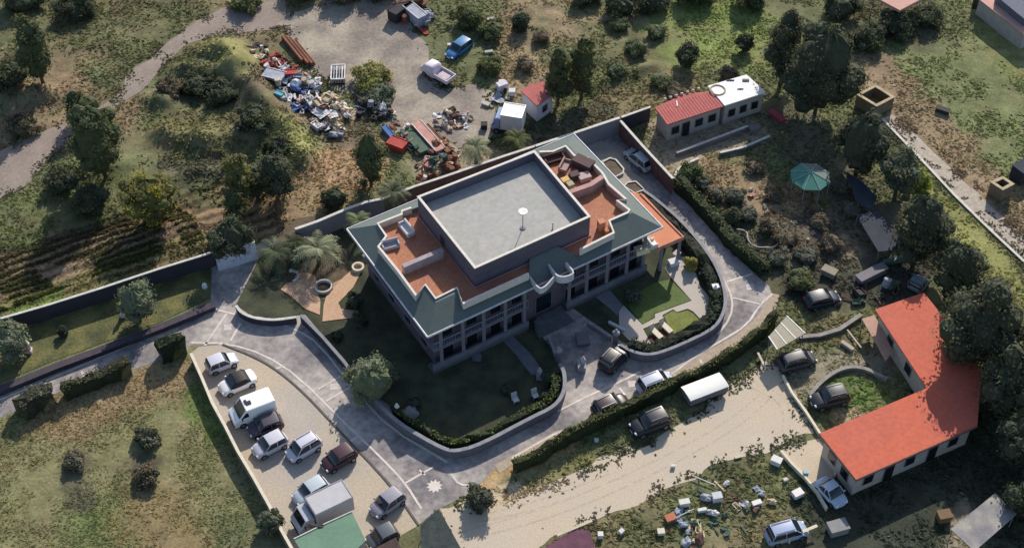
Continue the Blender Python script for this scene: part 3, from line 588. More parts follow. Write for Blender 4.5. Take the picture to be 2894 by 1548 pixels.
def para(pts, z0, z1, t=.17, m=PARA, name='parapet'):
    return MB().prism(ribbon(pts, t), z0, z1).build(name, m, V_)
para(TL_, FZ2-.04, PZ2); para(TR_, FZ2-.04, PZ2)
mb = MB()
for q in (TL_, TR_): mb.prism(ribbon(q, .24), PZ2+.002, PZ2+.06, bot=True)
mb.build('parapet_coping', PARA, V_)
# dividing walls on the terraces
o = MB().prism(ribbon([W1('F7', 950, 1150, z=8), W1('F7', 1540, 900, z=8)], .5), FZ2-.1, 8.3).build('divider_wall', mat('divider_grey', (.33,.29,.31)), V_)
o = MB().prism(ribbon([W1('F2', 590, 880, z=8), W1('F2', 900, 770, z=8), W1('F2', 1075, 650, z=8)], .55), FZ2-.1, 8.25).build('divider_wall', PINK, V_)
MB().prism(ribbon([W1('F2', 1150, 760, z=7.8), W1('F2', 1400, 975, z=7.8)], .2), FZ2-.1, 8.0).build('divider_wall', PINK, V_)
# top block
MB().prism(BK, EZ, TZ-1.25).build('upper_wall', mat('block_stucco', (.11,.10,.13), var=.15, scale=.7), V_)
bi = offset(BK, .17)
DK = MB().prism(offset(BK, .1), TZ-1.3, TZ-1.2).build('flat_roof', DECK, V_)
mb = MB()
for i in range(4):
    j = (i+1) % 4; a, b, c, d = BK[i], BK[j], bi[j], bi[i]
    mb.prism([a, b, c, d], TZ-1.3, TZ-.05)
mb.build('roof_parapet', mat('block_stucco', (.11,.10,.13)), V_)
bo = offset(BK, -.06); bi2 = offset(BK, .20); mb = MB()
for i in range(4):
    j = (i+1) % 4; mb.prism([bo[i], bo[j], bi2[j], bi2[i]], TZ-.05+.001*i, TZ+.04+.001*i, bot=True)
mb.build('roof_coping', PARA, V_)
mb = MB(); bb = offset(BK, -.14); mb.tube([(p[0], p[1], FZ2+.12) for p in (lerp(bb[0], bb[1], .02), bb[1], bb[2])], .07, 6); mb.build('base_trim', PINK, V_)
# pilaster windows on the top block
def wallpt(a, b, t, z, out): 
    p = lerp(a, b, t); dx, dy = b[0]-a[0], b[1]-a[1]; L = math.hypot(dx, dy); n = (dy/L, -dx/L); return (p[0]+n[0]*out, p[1]+n[1]*out, z), math.atan2(dy, dx)
def opening(parent, a, b, t, z, wd, hh, door=False):
    p, rz = wallpt(a, b, t, z+hh/2, .03); f = MB()
    f.box(p, (wd+.16, .10, hh+.16), rz); o = f.build('door' if door else 'window', SLAB, parent)
    p2, _ = wallpt(a, b, t, z+hh/2, .06); MB().box(p2, (wd, .09, hh), rz).build('pane', GLASS, o)
    if not door:
        p3, _ = wallpt(a, b, t, z-.08, .12); MB().box(p3, (wd+.3, .22, .07), rz).build('sill', SLAB, o)
opening(V_, BK[0], BK[1], .45, FZ2+.05, .9, 1.5, True)
opening(V_, BK[2], BK[3], .5, FZ2+.05, .9, 1.5, True)
Wq = ins_
for fz in (.7, 3.75):
    for t in (.06, .17, .28, .38, .64, .75, .86, .95): opening(V_, Wq[1], Wq[2], t, fz, 1.15, 1.9, True)
    for t in (.14, .38, .62, .86): opening(V_, Wq[0], Wq[1], t, fz+.6, 1.1, 1.25)
    for t in (.2, .5, .8): opening(V_, Wq[2], Wq[3], t, fz+.5, 1.1, 1.3)
# balconies: slab, railing and columns along the front, left and right fronts
S1 = 3.45
def at_edge(E, t, out, a=1, b=2): p, _ = wallpt(E[a], E[b], t, 0, out); return (p[0], p[1])
def balcony(t0, t1, out, z, name='balcony'):
    poly = [at_edge(Wq, t0, -.05), at_edge(Wq, t1, -.05), at_edge(Wq, t1, out), at_edge(Wq, t0, out)]
    o = MB().prism(poly, z-.22, z, bot=True).build(name, SLAB, V_)
    mb = MB(); q = [at_edge(Wq, t0, out-.06), at_edge(Wq, t1, out-.06)]
    mb.tube([(p[0], p[1], z+.95) for p in q], .06, 6); mb.tube([(p[0], p[1], z+.12) for p in q], .04, 6)
    n = int(math.hypot(q[1][0]-q[0][0], q[1][1]-q[0][1])/.3)
    for k in range(n+1):
        p = lerp(q[0], q[1], k/n); mb.tube([(p[0], p[1], z), (p[0], p[1], z+.95)], .022, 4)
    mb.build('railing', RAIL, o); return o
balcony(-.02, .415, .95, S1); balcony(.60, 1.0, .95, S1)
for t0, t1 in ((-.03, .415), (.60, 1.0)):
    poly = [at_edge(Wq, t0, -.05), at_edge(Wq, t1, -.05), at_edge(Wq, t1, 1.0), at_edge(Wq, t0, 1.0)]
    MB().prism(poly, -.2, .62).build('porch', mat('porch_stone', (.10,.10,.115)), V_)
    mb = MB(); q = [at_edge(Wq, t0, .95), at_edge(Wq, t1, .95)]; mb.prism(ribbon(q, .2), .6, 1.35); mb.build('porch_balustrade', mat('baluster', (.15,.15,.175)), V_)
colm = []
for t in (.015, .115, .21, .31, .40, .615, .70, .80, .90, .985):
    p = at_edge(Wq, t, .78); mb = MB(); mb.box((p[0], p[1], 3.35), (.34,.34,5.9), 0); mb.box((p[0], p[1], EZ-.3), (.46,.46,.2)); mb.build('column', SLAB, V_)
# left side slab edge
q = [wallpt(Wq[0], Wq[1], t, 0, .55)[0][:2] for t in (.0, 1.03)]; q2 = [wallpt(Wq[0], Wq[1], t, 0, -.05)[0][:2] for t in (1.03, .0)]
MB().prism(q+q2, S1-.2, S1+.015, bot=True).build('ledge', SLAB, V_)
# curved central balcony
cb = WP('M3', (225,690),(250,740),(325,840),(365,825),(405,785),(440,740),(470,748),(520,748),(560,735),(592,714),(530,640),(500,590), z=EZ+.5)
MB().prism(cb+[at_edge(Wq, .60, -.1), at_edge(Wq, .42, -.1)], EZ-.05, EZ+.06, bot=True).build('curved_balcony', mat('slate_floor', (.06,.07,.075)), V_)
c1 = smoothline(WP('M3', (250,740),(325,840),(365,828),(405,790),(440,745), z=EZ+.7), 1); c2 = smoothline(WP('M3', (400,655),(450,728),(480,746),(520,747),(560,736),(592,714),(530,642), z=EZ+.9), 1)
MB().prism(ribbon(c1, .14), EZ, EZ+.8).build('curved_parapet', mat('rail_pale', (.5,.5,.53)), V_); MB().prism(ribbon(c2, .16), EZ, EZ+.95).build('curved_parapet', mat('rail_pale', (.5,.5,.53)), V_)
# entrance stair and side posts
mb = MB()
for k in range(4):
    p, rz = wallpt(Wq[1], Wq[2], .51, .08+.15*k, 2.2-.35*k); mb.box((p[0], p[1], .08+.15*k), (4.2-.3*k, .8, .16), rz)
mb.build('entrance_steps', mat('porch_stone', (.10,.10,.115)), V_)
opening(V_, Wq[1], Wq[2], .51, .7, 1.8, 2.3, True)
# orange balcony wrapping the right corner
ob = WP('M3', (1060,150),(1100,135),(1408,452),(1215,532),(1160,440),(1240,380), z=S1+.3)
ob = WP('M3', (1075,125),(1110,130),(1408,452),(1215,532), z=S1+.3)+[at_edge(Wq, .97, -.1), at_edge(Wq, .97, -1.5, 1, 2), wallpt(Wq[2], Wq[3], .75, 0, -.1)[0][:2]]
o = MB().prism(ob, S1+.05, S1+.3, bot=True).build('side_balcony', mat('balcony_tile', (.56,.22,.12), rough=.85, var=.12, scale=.6), V_)
e1 = WP('M3', (1085,128),(1408,452),(1215,532), z=S1+.3)
MB().prism(ribbon(e1, .16), S1-.1, S1+.42).build('balcony_edge', mat('balcony_edge', (.50,.22,.16)), o)
for p in ((1385,448),(1250,515),(1290,335),(1180,220)):
    x, y = W1('M3', *p, z=S1+.3); MB().box((x, y, 1.7), (.32,.32,3.6)).build('column', SLAB, V_)
# clutter on terraces
def parasol(label, p, fr, z, r, col, h=2.2):
    x, y = W1(fr, *p, z=z+h); t = thing('parasol', label, 'parasol', (x, y, z)); n = 8; mb = MB()
    rim = [(r*math.cos(k*6.283/n), r*math.sin(k*6.283/n), h) for k in range(n)]; mb.add([(0,0,h+.5)]+rim, [(0, 1+k, 1+(k+1) % n) for k in range(n)])
    mb.add([(0,0,h+.46)]+[(a, b, c-.05) for a, b, c in rim], [(0, 1+(k+1) % n, 1+k) for k in range(n)]); mb.build('canopy', mat('cloth_'+label[:9], col, var=.1), t)
    MB().tube([(0,0,0),(0,0,h+.5)], .03, 6).build('pole', RAIL, t); MB().lathe([(.3,0),(.3,.08),(.06,.12)], n=12).build('base', RENDER, t); return t
def boxobj(name, label, cat, p, fr, z, dims, col, rz=0, m=None):
    x, y = W1(fr, *p, z=z+dims[2]/2); mm = m or mat('c_'+str(col), col, var=.12)
    t = thing(name, label, cat, (x, y, z), rz); a, b, c = dims
    MB().box((0,0,c*.45), (a*.96, b*.96, c*.9)).build('body', mm, t, bevel=.04); MB().box((0,0,c*.95), (a, b, c*.1)).build('top', mm, t, bevel=.02); return t
def sofa(name, label, p, fr, z, L, col, rz):
    x, y = W1(fr, *p, z=z+.4); t = thing(name, label, 'sofa' if L > 1.2 else 'armchair', (x, y, z), rz); m = mat('c_'+str(col), col, var=.12)
    MB().box((0,0,.2), (L,.8,.4)).build('seat', m, t, bevel=.06); MB().box((0,.36,.5), (L,.18,.7)).build('backrest', m, t, bevel=.05)
    for s in (-1, 1): MB().box((s*(L/2-.08),0,.35), (.16,.82,.6)).build('armrest', m, t, bevel=.04)
    return t
sofa('sofa', 'white sofa on the left terrace against the white parapet', (1000,560), 'F7', FZ2, 2.0, (.6,.57,.56), -1.0)
sofa('sofa', 'grey sofa on the left terrace beside the white one', (760,800), 'F7', FZ2, 1.8, (.38,.36,.40), .35)
sofa('sofa', 'dark brown sofa on the right hand back terrace', (350,360), 'F2', FZ2, 2.2, (.10,.05,.045), .4)
sofa('sofa', 'dusky pink sofa beneath the brown one on the back terrace', (510,470), 'F2', FZ2, 1.8, (.36,.24,.22), 1.2)
boxobj('cabinet', 'dark purple cabinet on the right back terrace', 'cabinet', (790,440), 'F2', FZ2, (2.2,1.3,1.0), (.10,.06,.06), -.6)
boxobj('table', 'dark table on the right back terrace by the pink divider', 'table', (650,620), 'F2', FZ2, (1.0,.8,.7), (.09,.06,.06), .4)
boxobj('table', 'grey pink table on the right back terrace next to the dark table', 'table', (800,640), 'F2', FZ2, (1.3,1.0,.6), (.42,.32,.31), .4)
boxobj('planter_box', 'yellow lit planter against the top block on the back terrace', 'planter', (520,690), 'F2', FZ2, (.9,.7,.5), (.6,.38,.15), .5)
boxobj('planter_box', 'greenish planter in the corner of the pink divider wall', 'planter', (590,760), 'F2', FZ2, (.7,.7,.6), (.34,.33,.22), .5)
boxobj('chimney', 'small orange chimney stack at the narrow terrace end', 'chimney', (790,190), 'F4', FZ2, (.7,.7,1.2), (.50,.22,.13), .4)
boxobj('box', 'small orange box beside the chimney stack on the narrow terrace', 'box', (880,280), 'F4', FZ2, (.6,.6,.5), (.45,.18,.09), .4)
sofa('armchair', 'white armchair on the orange side balcony', (1560,460), 'F4', S1+.3, 1.1, (.75,.72,.70), 2.0)
boxobj('table', 'cream covered table on the balcony under the roof edge', 'table', (1400,560), 'F4', S1, (1.6,.9,.7), (.62,.56,.40), .42)
boxobj('cabinet', 'yellowish cabinet on the balcony beside the cream table', 'cabinet', (1460,440), 'F4', S1, (1.0,.7,1.0), (.45,.42,.26), .42)
# mast with a dish on the flat roof
x, y = W1('F3', 1735, 130, z=TZ-1.2); t = thing('satellite_mast', 'thin mast with a flat white dish on the grey flat roof', 'antenna', (x, y, TZ-1.2))
MB().tube([(0,0,0),(0,0,2.2)], .04, 8).build('mast', RAIL, t); MB().lathe([(.02,-.02),(.28,.02),(.5,.1),(.5,.12),(.28,.06),(.02,.04)], (0,0,2.2), 16).build('dish', WHITE, t, smooth=True)
MB().lathe([(.3,0),(.3,.1),(.08,.16)], n=12).build('base', RENDER, t)
x, y = W1('F2', 330, 1350, z=TZ-.6); tag(MB().box((0,0,.4), (.12,.12,.8)).box((0,0,.85), (.3,.12,.1)).build('vent_pipe', mat('cream_coping', (.62,.56,.44)), loc=(x, y, TZ-1.2)), 'short cream vent pipe near the right edge of the flat roof', 'vent pipe')
# ---------------------------------------------------------------- trees, palms, bushes
DG, MG, OG, GG, YG = (.042,.05,.032), (.06,.07,.034), (.085,.088,.035), (.095,.11,.07), (.24,.22,.03)
TIPB, TIPY = (.13,.115,.06), (.17,.16,.05)
def T(name, label, p, h, r, col, **k): return tree(name, label, W1('D', *p), h, r, col, **k)
T('tall_tree', 'tall dark tree in the upper left corner beside the track', (112,222), 9.5, 2.2, MG, form='tall', tip=OG)
T('cypress', 'broad grey green tree standing over the dark thicket left of the heap', (268,452), 10.5, 3.0, MG, form='tall', tip=OG)
T('small_tree', 'small dark tree just above the broad tree by the track', (203,312), 5, 1.5, DG, form='tall', tip=OG)
T('yellow_tree', 'yellow topped tree in the brown field on the left', (392,556), 6.6, 3.0, (.085,.085,.03), tip=(.34,.29,.03), k=1.1)
T('cypress', 'narrow olive tree between the yellow tree and the grassy bank', (612,520), 7.5, 1.5, OG, form='tall', tip=TIPY)
T('broadleaf_tree', 'dark bushy tree at the foot of the grassy bank', (705,500), 5.6, 2.4, DG, tip=OG)
T('broadleaf_tree', 'dark small tree left of the one at the foot of the bank', (650,505), 4, 1.6, DG, tip=OG)
T('broadleaf_tree', 'dense dark tree beside the blue grey gate wall', (592,645), 5.4, 2.4, DG, tip=MG)
T('cypress', 'slim olive tree standing above the dense tree by the gate wall', (600,560), 5.0, 1.3, MG, form='tall', tip=OG)
T('cypress', 'single tree with bare trunk below the scrap heap', (934,466), 7.8, 1.7, MG, form='round', tip=OG, trunk=.14)
T('round_bush', 'round dark bush in the brown plot behind the garden wall', (840,518), 2.3, 1.45, DG, form='bush', cat='bush', tip=OG)
T('olive_tree', 'pale grey green olive tree on the lawn strip', (352,808), 5.2, 2.0, GG, tip=(.12,.135,.09))
T('olive_tree', 'pale grey green olive tree at the left border of the lawn strip', (38,892), 4.6, 2.2, GG, tip=(.12,.13,.1))
T('round_bush', 'tiny clipped bush on the yellow lawn strip', (163,842), 1.3, .5, DG, form='bush', cat='bush')
T('cypress', 'olive tree with a split crown above the red roofed hut, left half', (1402,265), 8.6, 1.5, MG, form='tall', tip=OG)
T('cypress', 'taller tree behind the red roofed hut, right half of the pair', (1462,250), 9.2, 1.7, MG, form='tall', tip=TIPY)
T('big_tree', 'very large dark tree beside the white roofed end of the outbuilding', (2050,285), 12.8, 4.3, DG, tip=TIPB, leaf=.36, k=1.3)
T('tall_tree', 'tall dark tree at the upper left of the very large tree', (1962,215), 11.2, 2.3, DG, form='tall', tip=TIPB)
T('big_tree', 'large rounded tree below the concrete pit', (2152,440), 9.0, 2.9, DG, tip=TIPB, leaf=.34)
T('round_tree', 'grey green round tree below the head of the field track', (2252,488), 6.6, 2.5, (.06,.07,.045), tip=(.1,.11,.08))
T('big_tree', 'large tree above the dark tarpaulins at the right', (2298,655), 9.6, 3.2, DG, tip=TIPB, leaf=.34, k=1.2)
T('broadleaf_tree', 'mid sized tree between two large ones by the yellow verge', (2392,745), 8, 2.8, DG, tip=TIPB)
T('big_tree', 'largest round tree overhanging the red roof', (2436,915), 11.2, 4.3, DG, tip=TIPB, leaf=.38, k=1.4)
T('big_tree', 'tree at the right border beyond the red roof', (2520,1040), 9, 3.6, DG, tip=TIPB, leaf=.36)
T('broadleaf_tree', 'dark tree below the corner of the red roof near the right border', (2560,1160), 7, 2.8, DG, tip=MG)
T('broadleaf_tree', 'low dark tree in the lower right corner', (2585,1290), 5, 2.6, DG, tip=MG)
T('round_bush', 'yellow green bush at the verge beside the grey green tree', (2306,468), 2.4, 1.5, (.13,.145,.03), form='bush', cat='bush')
T('olive_tree', 'loose silvery tree in the dark front garden by the straight wall', (940,1000), 4.8, 2.6, (.09,.105,.06), tip=(.16,.18,.13), k=.8)
T('round_tree', 'clipped round tree growing over the parking lot wall', (684,1335), 2.7, 1.15, (.085,.095,.06), form='bush', tip=(.11,.12,.08))
T('round_bush', 'round dark shrub on the sunlit lawn', (1592,752), 1.7, .85, (.05,.06,.045), form='bush', cat='bush')
T('round_bush', 'yellow green shrub among the stones of the right garden', (1735,675), 1.5, .8, TIPY, form='bush', cat='bush')
T('round_bush', 'dark bush at the tip of the sandy road by the lane', (1212,1272), 2.2, 1.4, (.05,.055,.04), form='bush', cat='bush', tip=(.1,.1,.06))
T('round_bush', 'dark round bush at the top centre of the scrub', (1312,72), 2.2, 1.2, DG, form='bush', cat='bush')
T('round_bush', 'dark bush at the edge of the bright green meadow', (1725,165), 2.8, 1.6, DG, form='bush', cat='bush', tip=MG)
T('round_bush', 'dark bush standing right under the bright meadow', (1870,128), 2.4, 1.1, DG, form='bush', cat='bush', tip=MG)
T('round_bush', 'grey bush behind the red tiles of the long outbuilding', (1832,212), 2.6, 1.3, (.06,.06,.045), form='bush', cat='bush')
T('round_bush', 'grey green bush over the dark spot of the left field', (372,1108), 1.2, 1.3, (.08,.085,.06), form='bush', cat='bush', tip=MG)
T('round_bush', 'dark brown bush in the middle of the left field', (368,1200), 1.1, 1.5, (.065,.058,.04), form='bush', cat='bush')
T('round_bush', 'low grey bush left of the brown bush in the field', (188,1168), .9, 1.3, (.075,.072,.048), form='bush', cat='bush')
for i, (x, y, h, r, lab) in enumerate(((2180,110,3.2,3.0,'dark thicket bush just right of the very large tree'), (2255,75,3.4,3.0,'dark thicket bush under the pink terrace roof'), (2330,55,2.6,2.4,'dark thicket bush at the right end of the thicket'), (2110,40,4,3,'dark thicket bush at the top border above the very large tree'),
        (230,520,3.4,2.8,'almost black thicket bush under the broad tree'), (160,470,2.6,2.3,'almost black thicket bush left of the broad tree'), (560,250,2.2,2.4,'dark thicket bush on the slope behind the bank'), (500,225,2.2,2.2,'dark thicket bush left end of the slope behind the bank'),
        (640,330,2.8,2.2,'dark thicket bush at the inner foot of the grassy bank'), (700,395,3,2.0,'dark thicket bush near the lower end of the bank'), (40,220,3.0,3.0,'dark thicket bush near the left border below the corner tree'), (430,235,1.8,2.2,'brown thicket bush above the track bend'),
        (1180,60,3,2.4,'green thicket bush right of the scrap vehicles at the top'), (1240,90,2.6,2.0,'green thicket bush beside the blue car'), (1560,30,3.6,2.8,'dark thicket bush at the top border left of the meadow'), (1640,20,3.8,2.8,'dark thicket bush at the top border over the meadow'), (1880,10,4.2,3,'dark thicket bush at the top border near the tall tree'), (1480,0,3,2.6,'dark thicket bush at the top border in the centre'),
        (1750,-5,4,3,'dark thicket bush at the top border above the green meadow'), (60,330,2.4,2.2,'brown thicket bush left of the track'), (1230,180,2.2,1.8,'green thicket bush below the blue car'), (1730,450,2.6,1.8,'grey green thicket bush in the plot corner by the courtyard'), (1830,560,2.2,1.6,'dark thicket bush above the curling hose'), (2010,720,1.8,1.6,'yellowish thicket bush by the wide bend of the lane'),
        (620,20,2.2,2.4,'green thicket bush at the top border by the track'), (200,30,3.4,3.2,'dark thicket bush at the top border on the left'), (60,20,3.6,3.2,'dark thicket bush in the top left corner'), (870,-10,3.8,3,'dark thicket bush over the top of the yard'), (760,-20,3.8,3,'dark thicket bush at the top border left of the yard'), (960,-15,3.4,3,'dark thicket bush at the top border over the yard entrance'))):
    c = (.042,.05,.03) if 'dark' in lab or 'black' in lab else ((.09,.075,.05) if 'brown' in lab else (.065,.08,.035))
    T('bush', lab, (x, y), h*.72, r*.92, c, form='bush', cat='bush', tip=MG if i % 2 else OG, group='thicket bushes', leaf=.3, k=.9)
for i, (x, y, h, r, lab, c) in enumerate(((1275,985,.8,.8,'low shrub on the front lawn left of the two chairs',0), (1372,1008,1.0,.7,'low shrub on the front lawn right of the two chairs',0), (1385,960,1.3,.9,'dark shrub at the curve of the front garden wall',0), (905,815,1.5,1.0,'dark shrub between the flagstone patio and the villa corner',0), (895,770,1.4,1.0,'dark shrub against the left wall of the villa',0), (850,850,.8,.7,'low dark shrub under the flagstone patio tongue',0), (1040,1020,1.0,.9,'dark shrub inside the front garden wall near the rock',0),
        (1765,470,1.3,1.2,'grey scrub bush near the top of the lane hedge',1), (1800,500,1.1,1.3,'grey scrub bush second from the top of the lane hedge',1), (1845,505,1.6,1.5,'taller grey scrub bush in the brown plot by the lane hedge',1), (1880,545,1.2,1.4,'grey scrub bush above the dark bush near the hose',1), (1930,575,1.3,1.4,'brown scrub bush just right of the hose',2), (1975,610,1.1,1.5,'brown scrub bush in the middle of the dark plot',2), (1950,660,1.4,1.5,'grey scrub bush by the bend of the lane hedge',1), (2030,650,1.2,1.6,'grey scrub bush halfway to the tarpaulins',1), (2090,620,1.3,1.5,'brown scrub bush left of the lower tarpaulin',2), (2060,570,1.2,1.4,'brown scrub bush under the gazebo',2), (1950,500,1.0,1.3,'brown scrub bush left of the gazebo',2), (2140,540,1.5,1.4,'grey scrub bush right of the gazebo by the tarpaulin',1), (1900,430,1.1,1.3,'brown scrub bush above the brown allotment',2), (2010,700,1.0,1.4,'green scrub bush right of the wide lane bend',3), (2110,480,1.6,1.5,'grey scrub bush between gazebo and upper tarpaulin',1),
        (1560,70,1.1,1.6,'green scrub bush in the upper field above the hut trees',3), (1600,130,1.2,1.7,'green scrub bush in the upper field left of the meadow',3), (1650,90,1.3,1.6,'green scrub bush at the left edge of the bright meadow',3), (1550,190,1.0,1.5,'green scrub bush right of the hut trees',3), (1660,210,1.1,1.6,'green scrub bush behind the courtyard corner',3), (1360,100,1.2,1.4,'brown scrub bush left of the hut trees',2), (1320,170,1.0,1.4,'brown scrub bush above the small hut',2), (1700,240,.9,1.5,'brown scrub bush left of the long outbuilding',2))):
    T('shrub', lab, (x, y), h, r, ((.035,.045,.03), (.075,.078,.06), (.095,.078,.055), (.075,.09,.045))[c], form='bush', cat='shrub', tip=None if c == 0 else (.12,.115,.07), group='scrub bushes' if c else 'garden shrubs', leaf=.26, k=.7)
def palm(label, p, h, r, col, n=26, top=None, fr='D'):
    x, y = W1(fr, *p); z = 0 if abs(x) < 30 and -30 < y < 20 else hz(x, y); t = thing('palm', label, 'palm', (x, y, z)); mb = MB()
    mb.tube([(0,0,-.3), (0,0,h*.5), (.05,0,h)], [.26,.2,.22], 10).build('trunk', BARK, t, smooth=True); fm = FM(); V = []; C = []
    for k in range(n):
        a = k*2.4; el = rng.uniform(-.15, 1.25); L = r*rng.uniform(.8, 1.1); pts = []
        for s in range(7):
            u = s/6; d = u*L; zz = math.sin(el)*d*.9-u*u*L*.55; pts.append(np.array([math.cos(a)*d*math.cos(el*.7), math.sin(a)*d*math.cos(el*.7), h+zz]))
        sdir = np.array([-math.sin(a), math.cos(a), 0]); cc = np.array(col)*rng.uniform(.7, 1.4)
        for s in range(6):
            w0 = .42*math.sin(math.pi*min(1, (s+.3)/6.2))*r/2.4+.05
            for sg in (-1, 1):
                for q in range(2):
                    a0 = pts[s]*(1-q*.5)+pts[s+1]*q*.5; a1 = a0+(pts[s+1]-pts[s])*.34
                    tip = a0+(pts[s+1]-pts[s])*.8+sdir*sg*w0*1.15-np.array([0,0,w0*.5]); V += [a0, a1, tip+(pts[s+1]-pts[s])*.1, tip]; C += [cc]*4
    fm.put(np.array(V), np.array(C)); fm.build('fronds', t); return t
PC, PP = (.20,.23,.12), (.30,.32,.20)
palm('large pale palm between the patio and the garden wall', (803,664), 2.4, 2.7, PP, 30)
palm('dark palm left of the large pale palm', (698,662), 1.8, 2.3, (.12,.15,.085))
palm('dark palm with hanging fronds just above the flagstone patio', (752,664), 1.5, 1.8, (.09,.11,.07))
palm('low palm fan against the left roof corner', (905,595), 2.4, 1.8, PC, 26)
palm('palm with bare trunk just left of the top block', (992,545), 3.8, 2.1, (.13,.15,.09))
palm('pale dry palm above the back wall of the villa', (1198,420), 3.0, 2.1, PP, 30)
palm('green palm in front of the blue and white truck', (1300,385), 2.2, 1.8, (.15,.17,.07))
palm('small dark palm in the bed left of the villa', (745,640), 2.0, 1.6, (.08,.1,.05), 24)
palm('small yucca by the leafy tree in the front garden', (985,965), 1.2, 1.0, (.13,.15,.1), 20)
# ---------------------------------------------------------------- vehicles
def loft(mb, st, wid, prof):
    """st: list of (x, ztop, zbot, halfwidth)"""
    n = len(prof); vs = []
    for x, zt, zb, hw in st:
        for (u, v) in prof: vs.append((x, u*hw, zb+(zt-zb)*v))
    m = len(prof); fs = []
    for i in range(len(st)-1):
        for k in range(m):
            a = i*m+k; b = i*m+(k+1) % m; fs.append((a, b, b+m, a+m))
    fs.append(tuple(range(m))[::-1]); fs.append(tuple((len(st)-1)*m+k for k in range(m)))
    return mb.add(vs, [f[::-1] for f in fs])
BP = [(0,1),(-.6,.995),(-.88,.95),(-.98,.78),(-1,.5),(-.97,.15),(-.9,0),(0,0),(.9,0),(.97,.15),(1,.5),(.98,.78),(.88,.95),(.6,.995)]
CPr = [(0,1),(-.72,.985),(-.84,.93),(-.9,.6),(-.98,0),(.98,0),(.9,.6),(.84,.93),(.72,.985)]
def wheels(t, L, Wd, r=.32, xs_=None):
    for sx in (xs_ or (L*.31, -L*.30)):
        for sy in (-1, 1):
            w_ = MB().tube([(sx, sy*(Wd/2-.20), r), (sx, sy*(Wd/2+.015), r)], r, 18).build('wheel', RUB, t)
            MB().tube([(sx, sy*(Wd/2-.1), r), (sx, sy*(Wd/2+.03), r)], r*.6, 12).build('rim', RIM, w_)
def car(label, a, b, col, kind='hatch', fr='D', Wd=1.74, name='parked_car', cat='car', group=None, top=None, dirty=False, z=None, wscale=1.0):
    """a: rear end, b: front end on the ground"""
    A_, B_ = W1(fr, *a), W1(fr, *b); c = ((A_[0]+B_[0])/2, (A_[1]+B_[1])/2); L = math.hypot(B_[0]-A_[0], B_[1]-A_[1]); rz = math.atan2(B_[1]-A_[1], B_[0]-A_[0])
    Wd *= wscale; zz = (.012 if z is None else z); t = thing(name, label, cat, (c[0], c[1], zz), rz, group); P = paint(str(col), col); h = L/2; W_ = Wd/2
    if kind == 'suv': H, belt, hood = 1.72, 1.05, 1.05
    elif kind == 'mpv': H, belt, hood = 1.62, .98, .92
    else: H, belt, hood = 1.45, .90, .86
    sd = kind in ('sedan', 'cabrio')
    st = [(-h, belt-.25, .38, W_*.72), (-h+.10, belt-.08, .26, W_*.88), (-h+.35, belt+.02, .2, W_*.97), (-h*.5, belt+.03, .2, W_), (0, belt, .2, W_), (h*.38, belt-.02, .2, W_), (h*.5, hood, .2, W_*.99), (h-.45, hood-.10, .2, W_*.96), (h-.12, hood-.26, .24, W_*.86), (h, hood-.40, .36, W_*.68)]
    loft(MB(), st, Wd, BP).build('body', P, t, smooth=True)
    if kind == 'cabrio': tm = BLACK
    else: tm = top and paint(str(top), top) or P
    rear = -h*.62 if sd else -h*.90; r2 = -h*.36 if sd else -h*.74; f2 = h*.16; f1 = h*.50
    if kind in ('mpv',): f2, f1 = h*.30, h*.66
    g1 = [(rear, belt+.02, belt-.08, W_*.90), (rear+.04, belt+.12, belt-.08, W_*.92), (r2, H-.05, belt-.08, W_*.93), (r2+.2, H-.012, belt-.08, W_*.94), (f2-.2, H-.012, belt-.08, W_*.94), (f2, H-.05, belt-.08, W_*.93), (f1-.05, belt+.1, belt-.08, W_*.92), (f1, belt+.0, belt-.08, W_*.9)]
    loft(MB(), g1, Wd, CPr).build('windows', tm if kind == 'cabrio' else GLASS, t, smooth=True)
    rp = MB(); xsr = [r2-.02, r2+.2, (r2+f2)/2, f2-.2, f2+.0]; zr = [H-.03, H+.012, H+.02, H+.012, H-.03]; yw = W_*.94*.83
    vs = [(x, y*yw, z_-abs(y)**3*.035) for x, z_ in zip(xsr, zr) for y in (-1, -.5, 0, .5, 1)]; fs = [(i*5+k, (i+1)*5+k, (i+1)*5+k+1, i*5+k+1) for i in range(4) for k in range(4)]
    rp.add(vs, fs)
    rp.build('roof', tm, t, smooth=True)
    for sy in (-1, 1):
        for (xa, za, xb, zb) in ((f2, H-.05, f1-.03, belt), ((r2+f2)/2+.05, H-.03, (r2+f2)/2+.05, belt), (r2, H-.05, rear+.03, belt)):
            MB().tube([(xa, sy*W_*.94*.86, za), (xb, sy*W_*.93, zb)], .04, 5).build('pillar', tm, t)
    if kind == 'cabrio':
        g2 = [(f2+.02, H-.12, belt-.05, W_*.80), (f1+.02, belt+.03, belt-.05, W_*.84)]
        MB().add([(f2+.05, -W_*.66, H-.06), (f2+.05, W_*.66, H-.06), (f1+.03, W_*.8, belt+.04), (f1+.03, -W_*.8, belt+.04)], [(0,3,2,1)]).build('windshield', GLASS, t)
    for sy in (-1, 1):
        MB().blob((h-.14, sy*W_*.62, hood-.33), (.14,.2,.09), n=5, amp=0).build('headlight', LENS, t, smooth=True)
        MB().blob((-h+.10, sy*W_*.66, belt-.2), (.1,.16,.10), n=5, amp=0).build('taillight', TAIL, t, smooth=True)
        MB().blob((f1-.12, sy*(W_+.1), belt+.05), (.1,.1,.07), n=5, amp=0).build('mirror', P if not dirty else BLACK, t, smooth=True)
    MB().box((h-.03, 0, .36), (.08, Wd*.62, .16)).build('bumper_grille', BLACK, t)
    MB().box((h+.02, 0, .42), (.02, .5, .11)).build('licence_plate', WHITE, t)
    wheels(t, L, Wd, .32 if kind != 'suv' else .36)
